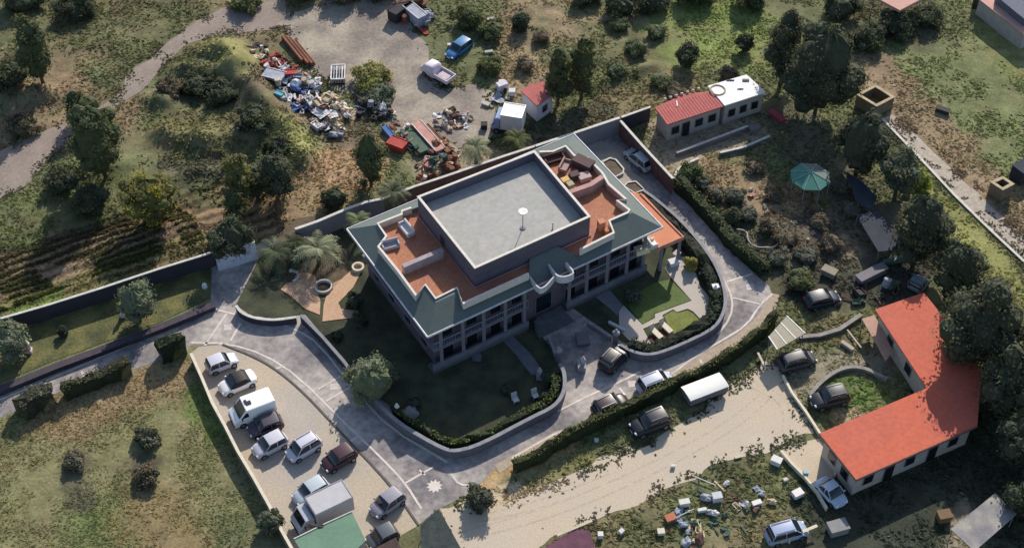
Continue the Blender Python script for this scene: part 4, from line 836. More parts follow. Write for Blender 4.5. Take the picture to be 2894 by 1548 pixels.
    if kind in ('suv', 'mpv'):
        mb = MB()
        for sy in (-1, 1): mb.tube([(r2+.1, sy*W_*.62, H+.05), (f2-.1, sy*W_*.62, H+.05)], .03, 5)
        mb.build('roof_rails', RIM if kind == 'suv' else BLACK, t)
    return t
LV, SI, GB, DP, DB = (.50,.51,.60), (.50,.50,.56), (.42,.50,.58), (.055,.05,.06), (.045,.05,.06)
PG = 'cars parked on the gravel lot'
car('small pale lavender city car at the top of the gravel lot', (521,936), (597,906), (.52,.53,.60), 'hatch', Wd=1.62, group=PG)
car('white convertible with a black soft top on the gravel lot', (644,952), (555,990), (.80,.78,.78), 'cabrio', Wd=1.8, group=PG)
car('dark purple grey car in the shade of the white van', (712,1064), (626,1095), (.075,.065,.085), 'hatch', group=PG)
car('silver grey saloon next below the dark purple car', (722,1106), (640,1148), SI, 'hatch', group=PG)
car('pale silver estate car between the silver saloon and the maroon car', (805,1112), (726,1158), (.55,.55,.63), 'mpv', Wd=1.7, group=PG)
car('dark maroon car at the edge of the gravel lot', (893,1138), (814,1184), (.06,.03,.04), 'hatch', group=PG)
car('pale blue hatchback squeezed beside the grey box lorry', (825,1220), (742,1268), (.42,.48,.54), 'hatch', group=PG)
car('grey car alone near the kerb at the lower end of the gravel lot', (1013,1246), (938,1300), (.27,.26,.31), 'hatch', group=PG)
car('dark grey car half behind the green shed roof', (1000,1340), (925,1378), (.09,.10,.12), 'hatch', group=PG)
LG = 'cars parked along the lane and the sandy road'
car('grey blue car parked in the lane against the yellow green hedge', (1604,990), (1690,956), (.40,.44,.52), 'mpv', group=LG)
car('dark maroon van like car in the lane beside the hedge', (1492,1050), (1578,1012), (.03,.016,.022), 'suv', group=LG)
car('dark blue black off roader on the sandy road below the hedge', (1682,1056), (1588,1092), (.018,.024,.032), 'suv', Wd=1.86, group=LG)
car('black car entering the driveway mouth of the villa', (1516,940), (1570,886), (.016,.018,.026), 'suv', Wd=1.8, group=LG)
car('pale blue grey car in the courtyard behind the villa', (1636,434), (1578,386), (.36,.42,.47), 'hatch', Wd=1.7)
car('blue car under the bushes at the top of the yard', (1182,112), (1128,152), (.04,.17,.36), 'hatch', Wd=1.6, dirty=True)
car('pale blue saloon near the lower end of the red roof', (2058,1214), (2118,1278), (.42,.50,.60), 'sedan', Wd=1.7)
car('pale blue estate car at the bottom border beside the plank', (1925,1362), (2026,1334), (.30,.36,.52), 'mpv', Wd=1.7)
YC = 'dark cars in the yards near the striped shelter'
car('dark grey car right of the striped shelter', (1958,930), (2048,905), (.06,.06,.075), 'mpv', group=YC)
car('dark grey off roader on the small green plot near the red roof', (2130,1000), (2040,1022), (.03,.035,.045), 'suv', Wd=1.85, group=YC)
car('navy car above the striped shelter', (2024,772), (2108,752), (.02,.03,.055), 'hatch', group=YC)
car('grey car parked under the big trees', (2295,738), (2320,706), (.16,.2,.23), 'hatch', group=YC)
def boxvan(label, a, b, fr='D', kind='van', col=(.80,.82,.83), side_=None, H=2.35, Wd=1.95, name='van', cat='van', boxcol=None):
    A_, B_ = W1(fr, *a), W1(fr, *b); c = ((A_[0]+B_[0])/2, (A_[1]+B_[1])/2); L = math.hypot(B_[0]-A_[0], B_[1]-A_[1]); rz = math.atan2(B_[1]-A_[1], B_[0]-A_[0])
    t = thing(name, label, cat, (c[0], c[1], .012), rz); P = paint(str(col), col); h = L/2
    def prof(pts, w0, name_, m, ins=.05):
        mb = MB(); n = len(pts); cx = sum(p[0] for p in pts)/n; cz = sum(p[1] for p in pts)/n; vs = []
        for y, s in ((-w0, .95), (-w0+.08, 1), (w0-.08, 1), (w0, .95)):
            vs += [(cx+(x-cx)*s, y, cz+(z-cz)*s) for x, z in pts]
        fs = [(k*n+i, k*n+(i+1) % n, (k+1)*n+(i+1) % n, (k+1)*n+i) for k in range(3) for i in range(n)]+[tuple(range(n))[::-1], tuple(3*n+i for i in range(n))]
        return mb.add(vs, [f[::-1] for f in fs]).build(name_, m, t)
    W_ = Wd/2
    if kind == 'van':
        prof([(-h,.35),(-h,H-.1),(-h+.12,H),(h*.35,H),(h*.72,1.35),(h*.97,1.05),(h,.75),(h,.35)], W_, 'body', P)
        MB().add([(h*.37+.03,-W_*.8,H-.06),(h*.37+.03,W_*.8,H-.06),(h*.71+.04,W_*.88,1.42),(h*.71+.04,-W_*.88,1.42)], [(0,3,2,1)]).build('windshield', GLASS, t)
        for sy in (-1, 1):
            MB().add([(h*.30, sy*(W_+.012), 2.0), (h*.42, sy*(W_+.012), 2.0), (h*.66, sy*(W_+.012), 1.4), (h*.28, sy*(W_+.012), 1.4)], [(0,1,2,3) if sy < 0 else (3,2,1,0)]).build('side_window', GLASS, t)
            MB().box((h*.62, sy*(W_+.14), 1.45), (.1,.2,.28)).build('mirror', BLACK, t)
        v = MB(); v.box((h*.12, .1, H+.05), (.5,.4,.1)).box((h*.22, -.12, H+.04), (.25,.5,.08)); v.build('roof_vent', BLACK, t)
    else:
        bx = h*.38
        prof([(bx+.1,.5),(bx+.1,2.1),(bx+.3,2.25),(h*.72,2.2),(h*.9,1.4),(h,1.15),(h,.5)], W_*.88, 'cab', P)
        MB().add([(h*.72+.03,-W_*.72,2.15),(h*.72+.03,W_*.72,2.15),(h*.89+.03,W_*.76,1.5),(h*.89+.03,-W_*.76,1.5)], [(0,3,2,1)]).build('windshield', GLASS, t)
        BM = mat('box_'+str(boxcol or col), boxcol or col, rough=.5, var=.08)
        o = MB().box(((bx-h)/2, 0, (H+.75)/2), (bx+h, Wd, H-.75)).build('cargo_box', BM, t, bevel=.05)
        mb = MB()
        for sy in (-1, 1): mb.box(((bx-h)/2, sy*(W_-.03), H+.02), (bx+h, .08, .05))
        mb.box((bx-.04, 0, H+.021), (.08, Wd-.2, .05)).box((-h+.04, 0, H+.021), (.08, Wd-.2, .05)); mb.build('top_rail', RIM, o)
        MB().box((0, 0, .5), (L*.92, Wd*.5, .2)).build('chassis', BLACK, t)
        for sy in (-1, 1): MB().box((h*.8, sy*(W_+.05), 1.6), (.08,.18,.35)).build('mirror', BLACK, t)
    for sy in (-1, 1):
        MB().box((h+.01, sy*W_*.66, .78), (.05,.3,.2)).build('headlight', LENS, t); MB().box((-h-.01, sy*W_*.85, .95), (.05,.14,.35)).build('taillight', TAIL, t)
    MB().box((h+.02, 0, .48), (.1, Wd*.85, .22)).build('bumper', BLACK, t); wheels(t, L, Wd, .36); return t
boxvan('white delivery van with a black roof vent on the gravel lot', (690,1026), (585,1066), kind='van', H=2.3)
boxvan('grey box lorry parked beside the green shed roof', (880,1270), (745,1336), kind='lorry', col=(.42,.43,.46), boxcol=(.43,.42,.44), H=2.75, Wd=2.25, name='lorry', cat='lorry')
boxvan('white topped box truck with a blue cab beyond the green palm', (1318,330), (1240,318), kind='lorry', col=(.28,.36,.55), boxcol=(.62,.62,.64), H=2.9, Wd=2.3, name='truck', cat='truck')
# pick-up at the top of the yard
def pickup(label, a, b, col):
    A_, B_ = W1('D', *a), W1('D', *b); c = ((A_[0]+B_[0])/2, (A_[1]+B_[1])/2); L = math.hypot(B_[0]-A_[0], B_[1]-A_[1]); rz = math.atan2(B_[1]-A_[1], B_[0]-A_[0]); h = L/2; W_ = .85
    t = thing('pickup_truck', label, 'truck', (c[0], c[1], .02), rz); P = paint(str(col), col)
    loft(MB(), [(-.05,1.0,.3,W_*.9),(.1,1.75,.3,W_),(.5,1.85,.3,W_),(h*.62,1.75,.3,W_*.97),(h*.85,1.15,.3,W_*.92),(h,.9,.35,W_*.75)], 0, BP).build('cab', P, t, smooth=True)
    MB().add([(h*.64,-.62,1.68),(h*.64,.62,1.68),(h*.86,.7,1.2),(h*.86,-.7,1.2)], [(0,3,2,1)]).build('windshield', GLASS, t)
    mb = MB(); mb.box((-h*.5,0,.72), (h,W_*2,.1)); 
    for sy in (-1, 1): mb.box((-h*.5, sy*(W_-.04), .98), (h,.08,.42))
    mb.box((-h+.04,0,.98), (.08,W_*2-.18,.42)); mb.build('load_bed', P, t); wheels(t, L, 1.7, .32)
    MB().box((-h*.5,0,.86), (h*.6,.9,.2)).build('load', mat('load_grey', (.5,.42,.45)), t); return t
pickup('white and pink pick up truck facing away on the grey dirt yard', (1136,216), (1066,176), (.66,.58,.64))
# covered trailer on the sandy road
a, b = W1('D', 1722,1012), W1('D', 1818,975); c = ((a[0]+b[0])/2, (a[1]+b[1])/2); L = math.hypot(b[0]-a[0], b[1]-a[1]); rz = math.atan2(b[1]-a[1], b[0]-a[0])
t = thing('covered_trailer', 'low trailer under a white cover beside the yellow green hedge', 'trailer', (c[0], c[1], .01), rz)
mb = MB(); vs = []; n = 9
for x in (-L/2, L/2):
    for k in range(n): u = -1+2*k/(n-1); vs.append((x, u*.95, 1.45-.12*abs(u)**3))
mb.add(vs, [(k, k+n, k+n+1, k+1) for k in range(n-1)]); mb.add([(x, y, z-.06) for x, y, z in vs], [(k+1, k+n+1, k+n, k) for k in range(n-1)]); mb.build('cover', mat('cover_white', (.74,.74,.70), var=.06), t, smooth=True)
MB().box((0,0,.8), (L-.1,1.8,.75)).build('body', mat('trailer_grey', (.12,.13,.14)), t); MB().tube([(L/2,0,.5),(L/2+.9,0,.45)], .05, 6).build('drawbar', BLACK, t); wheels(t, L, 1.9, .3, (0,))
# ---------------------------------------------------------------- other buildings
REDR = mat('red_roof', (.53,.125,.07), rough=.85, var=.16, scale=.22, fine=2.5, col2=(.44,.11,.072)); OLDR = mat('old_red_roof', (.40,.12,.11), rough=.9, var=.16, scale=.5, fine=4); CREAM = mat('cream_wall', (.40,.37,.33), rough=.9, var=.15)
def roofed(name, label, cat, poly, h, rm, wm, over=.4, th=.16, z1=None):
    c = cen(poly); lp = local(poly, c); t = thing(name, label, cat, (c[0], c[1], 0)); MB().prism(offset(lp, over), -.4, h-th-.01).build('wall', wm, t)
    o = MB().prism(lp, h-th, h, bot=True).build('roof', rm, t); return t, lp, c, o
Z = 3.3; poly = WP('S', (2473,874),(2611,826),(2690,925),(2775,1045),(2762,1203.5),(2419,1355),(2315,1224),(2619,1096), z=Z)
t, lp, c, ro = roofed('red_roofed_house', 'large L shaped building with a smooth bright red roof', 'building', poly, Z, REDR, CREAM, .45)
MB().prism(ribbon([lp[6], lp[5], lp[4]], .12), Z-.2, Z+.05).build('gutter', mat('gutter_brown', (.22,.09,.07)), ro)
def wopen(t, a, b, tt, z, wd, hh, door=False):
    p, rz = wallpt(a, b, tt, z+hh/2, .03); o = MB().box(p, (wd+.14,.08,hh+.14), rz).build('door' if door else 'window', SLAB, t); p2, _ = wallpt(a, b, tt, z+hh/2, .055); MB().box(p2, (wd,.07,hh), rz).build('pane', GLASS, o)
wl = offset(lp, .45)
for tt, d in ((.12,0),(.3,1),(.48,0),(.68,1),(.86,0)): wopen(t, wl[5], wl[4], tt, 0 if d else 1.0, 1.0, 2.1 if d else 1.1, bool(d))
for tt in (.3,.7): wopen(t, wl[6], wl[5], tt, 1.0, 1.0, 1.1)
for tt in (.25,.6): wopen(t, wl[0], wl[7], tt, 1.0, 1.0, 1.1)
Z = 2.9; red = WP('S', (1851,304),(1932,266),(2012,258),(2046,300),(1886,352), z=Z); wh = WP('S', (2014,258),(2000,243),(2110,211),(2165,261),(2048,299), z=Z+.12)
t, lp, c, ro = roofed('long_outbuilding', 'long low outbuilding, half faded red tiles and half white roof', 'building', red, Z, OLDR, CREAM, .25)
wl2 = local(wh, c); MB().prism(offset(wl2, .2), -.4, Z-.06).build('wall', CREAM, t); MB().prism(wl2, Z-.04, Z+.12, bot=True).build('roof', mat('white_roof', (.66,.66,.68), rough=.6, var=.12), t)
rib = MB()
for s in range(1, 20):
    a, b = lerp(lp[0], lp[2], s/20), lerp(lp[4], lp[3], s/20); rib.tube([(a[0], a[1], Z+.01), (b[0], b[1], Z+.01)], .03, 4)
rib.build('tile_ridges', OLDR, ro)
fw = offset(lp, .25)
for tt, d in ((.15,0),(.35,1),(.6,0),(.85,0)): wopen(t, fw[4], fw[3], tt, 0 if d else .9, .9, 2 if d else 1.0, bool(d))
fw = offset(wl2, .2); 
for tt in (.2,.5,.8): wopen(t, fw[4], fw[3], tt, .9, .8, 1.0)
x, y = W1('T3', 1665, 675, z=Z+.15); tag(MB().lathe([(.85,0),(.95,.05),(.85,.1),(.75,.05)], n=24, cap=False).build('hose_coil', mat('coil_tan', (.35,.30,.2)), loc=(x, y, Z+.13)), 'tan ring of coiled hose lying on the white roof', 'hose coil')
for p, lab, d, r in (((1760,605), 'long thin dark bar nearest the back edge of the white roof', (.9,.1,.08), .3), ((1875,605), 'short dark slab on the white roof right end', (.75,.35,.12), -.4), ((1835,670), 'thin dark stick in the middle of the white roof', (.7,.08,.06), -.15), ((1360,775), 'white post lying on the faded red tiles', (.12,.9,.1), .5)):
    x, y = W1('T3', *p, z=Z+.1); tag(MB().box((0,0,.05), d).box((0,0,.1+.001), (d[0]*.3, d[1]*.6, .03)).build('bar', WHITE if 'white post' in lab else BLACK, loc=(x, y, Z+.13 if 'white roof' in lab else Z+.01)), lab, 'bar'); bpy.data.objects[-1].rotation_euler[2] = r if False else 0
for k in range(7):
    bl = ('leftmost','second','third','middle','fifth','sixth','rightmost')[k]
    x, y = W1('T3', 1270+k*42, 748-k*13, z=Z); tag(MB().box((0,0,.1), (.3,.22,.2)).box((0,0,.22), (.2,.14,.06)).build('brick', mat('brick_pale', (.55,.48,.42)), loc=(x, y, Z)), bl+' pale brick in the row of seven on the back edge of the red tiles', 'brick', 'bricks along the roof edge')
Z = 2.7; poly = WP('T3', (188,678),(250,640),(370,605),(440,700),(312,792), z=Z)
t, lp, c, ro = roofed('small_hut', 'small hut with a pinkish red roof and white walls behind the box truck', 'hut', poly, Z, OLDR, mat('hut_white', (.55,.55,.6), var=.1), .15); fw = offset(lp, .15); wopen(t, fw[4], fw[3], .5, .9, .7, .8)
Z = 2.6; poly = WP('B2', (345,1310),(560,1205),(780,1105),(885,1322),(800,1400),(560,1640), z=Z)
t, lp, c, ro = roofed('green_shed', 'shed with a flat green roof at the bottom border of the lot', 'shed', poly, Z, mat('green_sheet', (.12,.22,.15), rough=.7, var=.14, scale=.5, fine=3), CREAM, .2)
MB().prism(ribbon([lp[0], lp[1], lp[2]], .1), Z-.05, Z+.08).build('edge_strip', COPE, ro)
MB().blob((lp[1][0]-.6, lp[1][1]-.1, Z+.05), (.8,.22,.07), 3).build('tar_patch', BLACK, ro)
def canopy(name, label, cat, poly, h, rm, th=.1, stripes=0, posts=True):
    c = cen(poly); lp = local(poly, c); t = thing(name, label, cat, (c[0], c[1], 0)); o = MB().prism(lp, h-th, h, bot=True).build('roof', rm, t)
    if posts:
        for q in offset(lp, .15): MB().tube([(q[0], q[1], -.2), (q[0], q[1], h-th)], .05, 6).build('post', SLAB, t)
    if stripes:
        mb = MB()
        for s in range(stripes+1):
            u = .01+.98*s/stripes; a, b = lerp(lp[0], lp[1], u), lerp(lp[3], lp[2], u); mb.prism(ribbon([a, b], .1), h, h+.04)
        mb.build('roof_battens', WHITE, o)
    return t
canopy('shelter', 'pale striped shelter roof on posts beside the wide bend of the lane', 'shelter', WP('M4', (205,1195),(345,1038),(482,1168),(270,1292), z=2.3), 2.3, mat('straw_roof', (.33,.30,.23), var=.12), stripes=3)
canopy('grey_roof', 'weathered grey flat roof in the lower right corner', 'shelter', WP('B4', (1570,1235),(1905,965),(2066,1122),(1750,1400), z=2.2), 2.2, mat('weathered', (.22,.21,.22), var=.3, scale=.5, col2=(.3,.28,.24)))
canopy('awning', 'narrow pink slab roof beside the left edge of the red roof', 'awning', WP('M4', (905,1060),(1000,1032),(1140,1300),(1085,1375), z=1.6), 1.6, mat('pink_slab', (.40,.25,.19), var=.2))
canopy('tarpaulin_roof', 'blue grey tarpaulin roof, tree shade in its colour, under the big trees, upper one', 'tarpaulin', WP('M4', (785,-40),(900,30),(1020,150),(970,245),(870,190), z=2), 2, mat('tarp_blue_tree_shade', (.028,.034,.05), rough=.85, var=.5, scale=.8))  # tarpaulin colour lowered to hold the shade of the trees
canopy('tarpaulin_roof', 'blue tarpaulin roof, tree shade in its colour, under the big trees, lower and larger one', 'tarpaulin', WP('M4', (860,280),(1030,255),(1190,420),(1170,540),(1030,560), z=2), 2, mat('tarp_blue_tree_shade', (.075,.09,.12)))
canopy('terrace_roof', 'pink paved terrace roof at the top border of the picture', 'building', WP('T4', (985,-30),(1190,78),(1360,-10),(1300,-120), z=3.2), 3.2, mat('pink_paving', (.50,.29,.24), var=.12), th=.35)
t, lp, c, ro = roofed('corner_house', 'house in the top right corner with a dark flat roof and pink terrace edge', 'building', WP('T4', (1775,-10),(2125,262),(2300,180),(2200,-200), z=2.4), 2.4, mat('pink_paving', (.50,.29,.24)), CREAM, .15)
MB().prism(local(WP('T4', (1910,-30),(2125,145),(2300,150),(2200,-200), z=3.4), c), 2.4, 3.4).build('upper_block', mat('slate_roof', (.12,.13,.17), var=.15), t)
x, y = W1('T4', 1750, 60); t = thing('gatepost', 'dark post with a pink cap near the top right house', 'post', (x, y, 0)); MB().box((0,0,.9), (.7,.5,1.8)).build('post', BLACK, t); MB().box((0,0,1.85), (.85,.6,.14)).build('cap', PINK, t)
canopy('ruined_hut', 'dark open hut roof with pale edges at the bottom border near the star', 'hut', WP('B2', (1292,1205),(1425,1085),(1470,1150),(1620,1420),(1300,1480), z=1.7), 1.7, mat('dark_net', (.035,.045,.045), rough=.9, var=.5, scale=1.2))
canopy('ruined_hut', 'dark brown roof at the bottom border beside the green shed', 'hut', WP('B2', (900,1405),(1110,1295),(1160,1400),(950,1500), z=1.5), 1.5, mat('dark_brown', (.06,.04,.035), var=.4))
canopy('scrap_roof', 'purple brown sheet roof at the bottom border beside pale planks', 'roof', WP('B3', (330,1400),(590,1238),(705,1245),(760,1420), z=1.2), 1.2, mat('purple_sheet', (.12,.05,.075), var=.35, scale=1))
# gazebo
x, y = W1('T4', 520, 1325, z=2.3); t = thing('gazebo', 'octagonal gazebo with a teal canopy in the brown allotment', 'gazebo', (x, y, hz(x, y))); n = 8; R0 = 2.25
tm = [mat('teal_cloth', (.055,.19,.155), rough=.7, var=.1), mat('grey_cloth', (.13,.17,.16), rough=.7, var=.1)]
for k in range(n):
    a0, a1 = 6.283*k/n+.35, 6.283*(k+1)/n+.35; MB().add([(0,0,3.05),(R0*math.cos(a0),R0*math.sin(a0),2.3),(R0*math.cos(a1),R0*math.sin(a1),2.3),(0,0,3.0),(R0*math.cos(a0),R0*math.sin(a0),2.24),(R0*math.cos(a1),R0*math.sin(a1),2.24)], [(0,1,2),(5,4,3),(1,4,5,2)]).build('canopy_panel', tm[1 if k in (0,7,1) else 0], t)
    MB().tube([(R0*.95*math.cos(a0),R0*.95*math.sin(a0),-.3),(R0*.95*math.cos(a0),R0*.95*math.sin(a0),2.26)], .05, 6).build('post', RAIL, t)
    MB().tube([(R0*math.cos(a0),R0*math.sin(a0),2.31),(0,0,3.07)], .04, 5).build('rib', mat('teal_rib', (.2,.36,.32)), t)
MB().lathe([(.05,0),(.12,.08),(.02,.25)], (0,0,3.03), 10).build('finial', RAIL, t)
def bin_(label, pts, fr, h):
    poly = WP(fr, *pts, z=h); c = cen(poly); lp = local(poly, c); x, y = c; t = thing('concrete_pit', label, 'concrete pit', (c[0], c[1], hz(x, y))); inn = offset(lp, .24); mb = MB()
    for i in range(len(lp)): j = (i+1) % len(lp); mb.prism([lp[i], lp[j], inn[j], inn[i]], -.4, h)
    mb.build('wall', mat('pit_wall', (.17,.14,.10), var=.3), t); MB().prism(inn, -.3, .25).build('earth_fill', mat('pit_earth', (.26,.22,.12), var=.3), t)
    mb = MB(); o2 = offset(lp, -.06); i2 = offset(lp, .3)
    for i in range(len(lp)): j = (i+1) % len(lp); mb.prism([o2[i], o2[j], i2[j], i2[i]], h+.001*i, h+.07+.001*i, bot=True)
    mb.build('rim', mat('pit_rim', (.38,.31,.20), var=.3), t)
bin_('open square pit with a pale rim at the head of the field track', ((868,712),(1005,640),(1150,730),(1015,800)), 'T4', 1.7)
bin_('open square pit near the right border beside the field track', ((1870,40),(1960,0),(2045,55),(1960,100)), 'M4', 1.8)
x, y = W1('T4', 2095, 1330); t = thing('dark_container', 'dark container cut by the right border', 'container', (x, y, hz(x, y)), .6); MB().box((0,0,.9), (2.2,1.6,1.8)).build('body', mat('dark_steel', (.03,.035,.05)), t, bevel=.05); MB().box((0,0,1.85), (2.3,1.7,.1)).build('lid', mat('dark_steel', (.03,.035,.05)), t)
# ---------------------------------------------------------------- small things
def statue(label, p, fr='D', h=1.5, col=(.62,.58,.55)):
    x, y = W1(fr, *p); t = thing('statue', label, 'statue', (x, y, .03)); m = mat('statue_'+str(col), col, var=.15)
    MB().box((0,0,.2), (.6,.6,.4)).build('plinth', m, t, bevel=.03); MB().lathe([(.2,0),(.26,.15),(.2,.5),(.27,.75),(.22,.95),(.08,1.02),(.13,1.12),(.13,1.22),(.03,1.32)], (0,0,.4), 12).build('figure', m, t, smooth=True); return t
statue('white statue on a round stand on the lawn strip under the olive tree', (312,795)); statue('pinkish white statue near the left border of the lawn strip', (75,885), col=(.62,.5,.48))
statue('white statue on a rock at the bend of the front garden wall', (1000,1042), col=(.6,.6,.6)); statue('white statue at the right end of the rounded garden wall', (1797,745), col=(.75,.74,.72))
statue('grey statue in the dark front garden near the two chairs', (1357,952), col=(.25,.25,.27)); statue('pale statue on the driveway beside the gatepost', (1466,925), col=(.38,.37,.39))
x, y = W1('D', 515, 722); tag(MB().blob((0,0,.25), (.27,.27,.3), 2, 8, .08).lathe([(.3,0),(.22,.1)], n=10).build('stone_ball', WHITE, loc=(x, y, .03)), 'small white ball stone on the dark end of the lawn strip', 'stone ball')
x, y = W1('D', 1030, 1045); tag(MB().blob((0,0,.3), (1.0,.8,.5), 4, 8, .2).build('rock', mat('rock_grey', (.2,.2,.21), var=.3), loc=(x, y, .03)), 'grey rock pile beside the white statue at the wall bend', 'rock')
def chair(label, p, fr, rz, col, L=1.0, z=.05, name='garden_chair', group=None):
    x, y = W1(fr, *p); t = thing(name, label, 'chair' if L < 1.3 else 'lounger', (x, y, z), rz, group); m = mat('c_'+str(col), col, var=.1)
    MB().box((0,0,.32), (L,.6,.1)).build('seat', m, t, bevel=.02); MB().box((L/2+.05,0,.62), (.1,.6,.6), 0, (0,.3)).build('backrest', m, t, bevel=.02)
    for a in (-1, 1):
        for b in (-1, 1): MB().box((a*(L/2-.08), b*.26, .14), (.07,.07,.28)).build('leg', m, t)
    return t
chair('white garden chair on the dark lawn, left of two', (1297,1010), 'D', 2.0, (.45,.45,.45), .62); chair('white garden chair on the dark lawn, right of two', (1347,1000), 'D', 2.0, (.45,.45,.45), .62)
chair('cream sun lounger on dark red boards, left of the pair', (1205,1190), 'M3', 2.2, (.62,.55,.44), 1.5, .12, 'sun_lounger'); chair('cream sun lounger by the yellow lawn, right of the pair', (1280,1148), 'M3', 2.2, (.62,.55,.44), 1.5, .12, 'sun_lounger')
DR = mat('dark_red_board', (.10,.035,.03), var=.3)
for lab, p in (('dark red board left of the two sun loungers', ((1145,1200),(1180,1180),(1210,1250),(1170,1260))), ('dark red board between the two sun loungers', ((1225,1150),(1260,1145),(1300,1200),(1260,1225)))):
    flat('deck_board', lab, 'deck board', WP('M3', *p), .14, DR)
for lab, p, d, col, rz in (('white block seat at the top of the beige patio', (1335,640), (1.1,.8,.6), (.62,.62,.64), .4), ('pale rock beside the white block seat on the patio', (1360,580), (.8,.7,.5), (.45,.42,.4), .9), ('white box on the rounded wall near the hedge corner', (1645,845), (.7,.6,1.3), (.75,.75,.74), .2), ('white sign box at the foot of the rounded garden wall', (1140,1310), (.9,.25,.9), (.78,.78,.76), .1), ('thin pale blue panel left of the beige patio', (910,1120), (2.0,.3,.35), (.42,.48,.5), -.62), ('small white stone beside the round shrub on the lawn', (1002,895), (.35,.35,.4), (.7,.7,.7), 0), ('pale sign board leaning at the lawn edge of the right garden', (1610,985), (.8,.12,.5), (.55,.54,.5), .8)):
    boxobj('garden_block', lab, 'block', p, 'M3', .05, d, col, rz)
boxobj('well_cover', 'grey framed hatch standing in the middle of the dark driveway', 'hatch', (655,1215), 'M3', .0, (1.3,1.6,.5), (.13,.13,.15), .15)
boxobj('cart', 'pale grey cart standing at the driveway mouth', 'cart', (1462,920), 'D', .0, (.8,1.3,.7), (.26,.25,.28), .1)
# hose
hp = smoothline(WP('M3', (1800,410),(1850,415),(1885,440),(1885,490),(1930,530),(2000,545),(2060,552),(2110,530),(2120,500)), 2)
tag(MB().tube([(p[0], p[1], hz(*p)+.35) for p in hp], .09, 6).build('hose', mat('hose_pale', (.42,.42,.36), var=.1)), 'pale curling hose lying on the dark plot right of the villa lane', 'hose')
def obj_box(name, label, cat, p, d, col, rz=0, fr='D', group=None):
    d = tuple(q*.84 for q in d); col = tuple(q*.88 for q in col)
    x, y = W1(fr, *p); t = thing(name, label, cat, (x, y, hz(x, y)+.03), rz, group); m = mat('c_'+str(col), col, var=.12); a, b, c = d
    MB().box((0,0,c*.42), (a*.92,b*.92,c*.84)).build('body', m, t, bevel=.03); MB().box((0,0,c*.92), (a,b,c*.16)).build('lid', m, t, bevel=.02); return t
for p, lab, d, col, rz in (((1952,1165), 'white tipped appliance beside the fenced sand patch', (1.2,.9,.8), (.72,.70,.68), -.5), ((2005,1247), 'white beehive box nearest the fenced sand patch', (1.2,.9,.7), (.8,.76,.74), .5), ((1902,1271), 'white oblong box on the weeds between hive box and dark barrel', (1.1,.6,.5), (.8,.74,.72), .35), ((1802,1258), 'white and grey machine with dark wheels in the weeds', (1.1,.9,.9), (.55,.56,.6), .2), ((1720,1272), 'cream rounded box near the middle of the weeds', (1.2,.7,.8), (.66,.66,.6), .2), ((1765,1288), 'small white box right of the cream rounded box', (1.0,.4,.5), (.65,.66,.64), .2), ((1686,1308), 'orange crate in the weeds below the cream box', (1.2,.9,.5), (.45,.17,.09), .4), ((1662,1342), 'white bucket like box at the bottom border below the orange crate', (.8,.7,.5), (.66,.6,.5), .1),
        ((1563,1340), 'small white lump of junk at the bottom border left', (.6,.5,.5), (.65,.62,.6), .8), ((1510,1350), 'white can beside the purple sheet roof', (.6,.6,.7), (.7,.68,.66), 0), ((1693,1175), 'tiny white block at the upper left weeds edge', (.5,.3,.4), (.68,.66,.62), .1), ((1857,1150), 'cream plank end above the weeds by the sand patch', (.9,.35,.2), (.6,.55,.4), .3), ((1975,1210), 'small pink white block right of the weeds path', (.5,.4,.4), (.66,.56,.56), .3),
        ((2105,1335), 'grey cube of bales beside the bottom border plank', (2.2,1.5,1.1), (.26,.26,.26), .3), ((2025,1195), 'pale blue drum at the lower corner of the sand patch', (.6,.6,.8), (.4,.5,.53), 0), ((2372,1305), 'brown orange bush like heap near the grey roof', (1.5,1.2,1.0), (.2,.13,.07), .2), ((2370,282), 'dark trough with pale stones in the right field', (2.0,.9,.6), (.05,.055,.045), -.5), ((1222,160), 'small white frame box in the green weeds below the blue car', (.8,1.2,.5), (.55,.56,.5), .1), ((1230,140), 'pale tin sheet box above the white frame', (1.2,.5,.3), (.4,.42,.36), .2), ((1263,225), 'white oven like box beside the red roofed hut', (1.5,1.0,1.1), (.62,.6,.66), .5), ((1222,265), 'pale flat crate left of the white oven box', (1.2,.7,.4), (.48,.44,.4), -.5), ((1288,240), 'white round tank next to the hut roof', (.9,.9,.8), (.6,.62,.68), 0), ((1218,322), 'dark tyre stack left of the box truck', (.9,.9,.8), (.04,.035,.035), 0), ((1262,212), 'white drum above the white oven box', (.8,.6,.6), (.66,.66,.64), .2),
        ((2085,690), 'beige crate at the upper end of the dark yard', (1.9,1.2,.9), (.30,.26,.20), -.6), ((2190,697), 'long grey trailer lying in the dark yard', (4.4,1.3,1.0), (.20,.19,.21), .55), ((2245,662), 'pale green boat like trough under the trees', (2.6,.6,.6), (.14,.22,.20), .2), ((2130,875), 'cream bench in the yard left of the red roof', (1.8,.5,.5), (.42,.37,.3), -.8), ((2165,1165), 'brown pallet beside the lower red roof edge', (.8,.5,.2), (.3,.2,.13), .2), ((2240,880), 'blue grey barrel row between pink slab and red roof', (.9,2.2,.8), (.14,.17,.22), .6), ((1955,300), 'red scrap frame beside the outbuilding end', (1.0,2.6,.7), (.30,.06,.08), .7), ((1895,330), 'grey stone heap in the shaded forecourt', (1.3,.9,.6), (.2,.2,.21), .2), ((1500,1110), 'white marker block on the weeds beside the sandy road', (.5,.4,.4), (.5,.5,.52), 0), ((1235,55), 'pale sheet of tin near the top thicket', (1.2,.6,.3), (.4,.38,.34), .3), ((1130,122), 'small white can at the edge of the blue car shade', (.5,.5,.5), (.6,.6,.58), 0)):
    obj_box('junk_box' if 'bench' not in lab else 'garden_bench', lab, lab.split()[1] if False else 'box', p, d, col, rz)
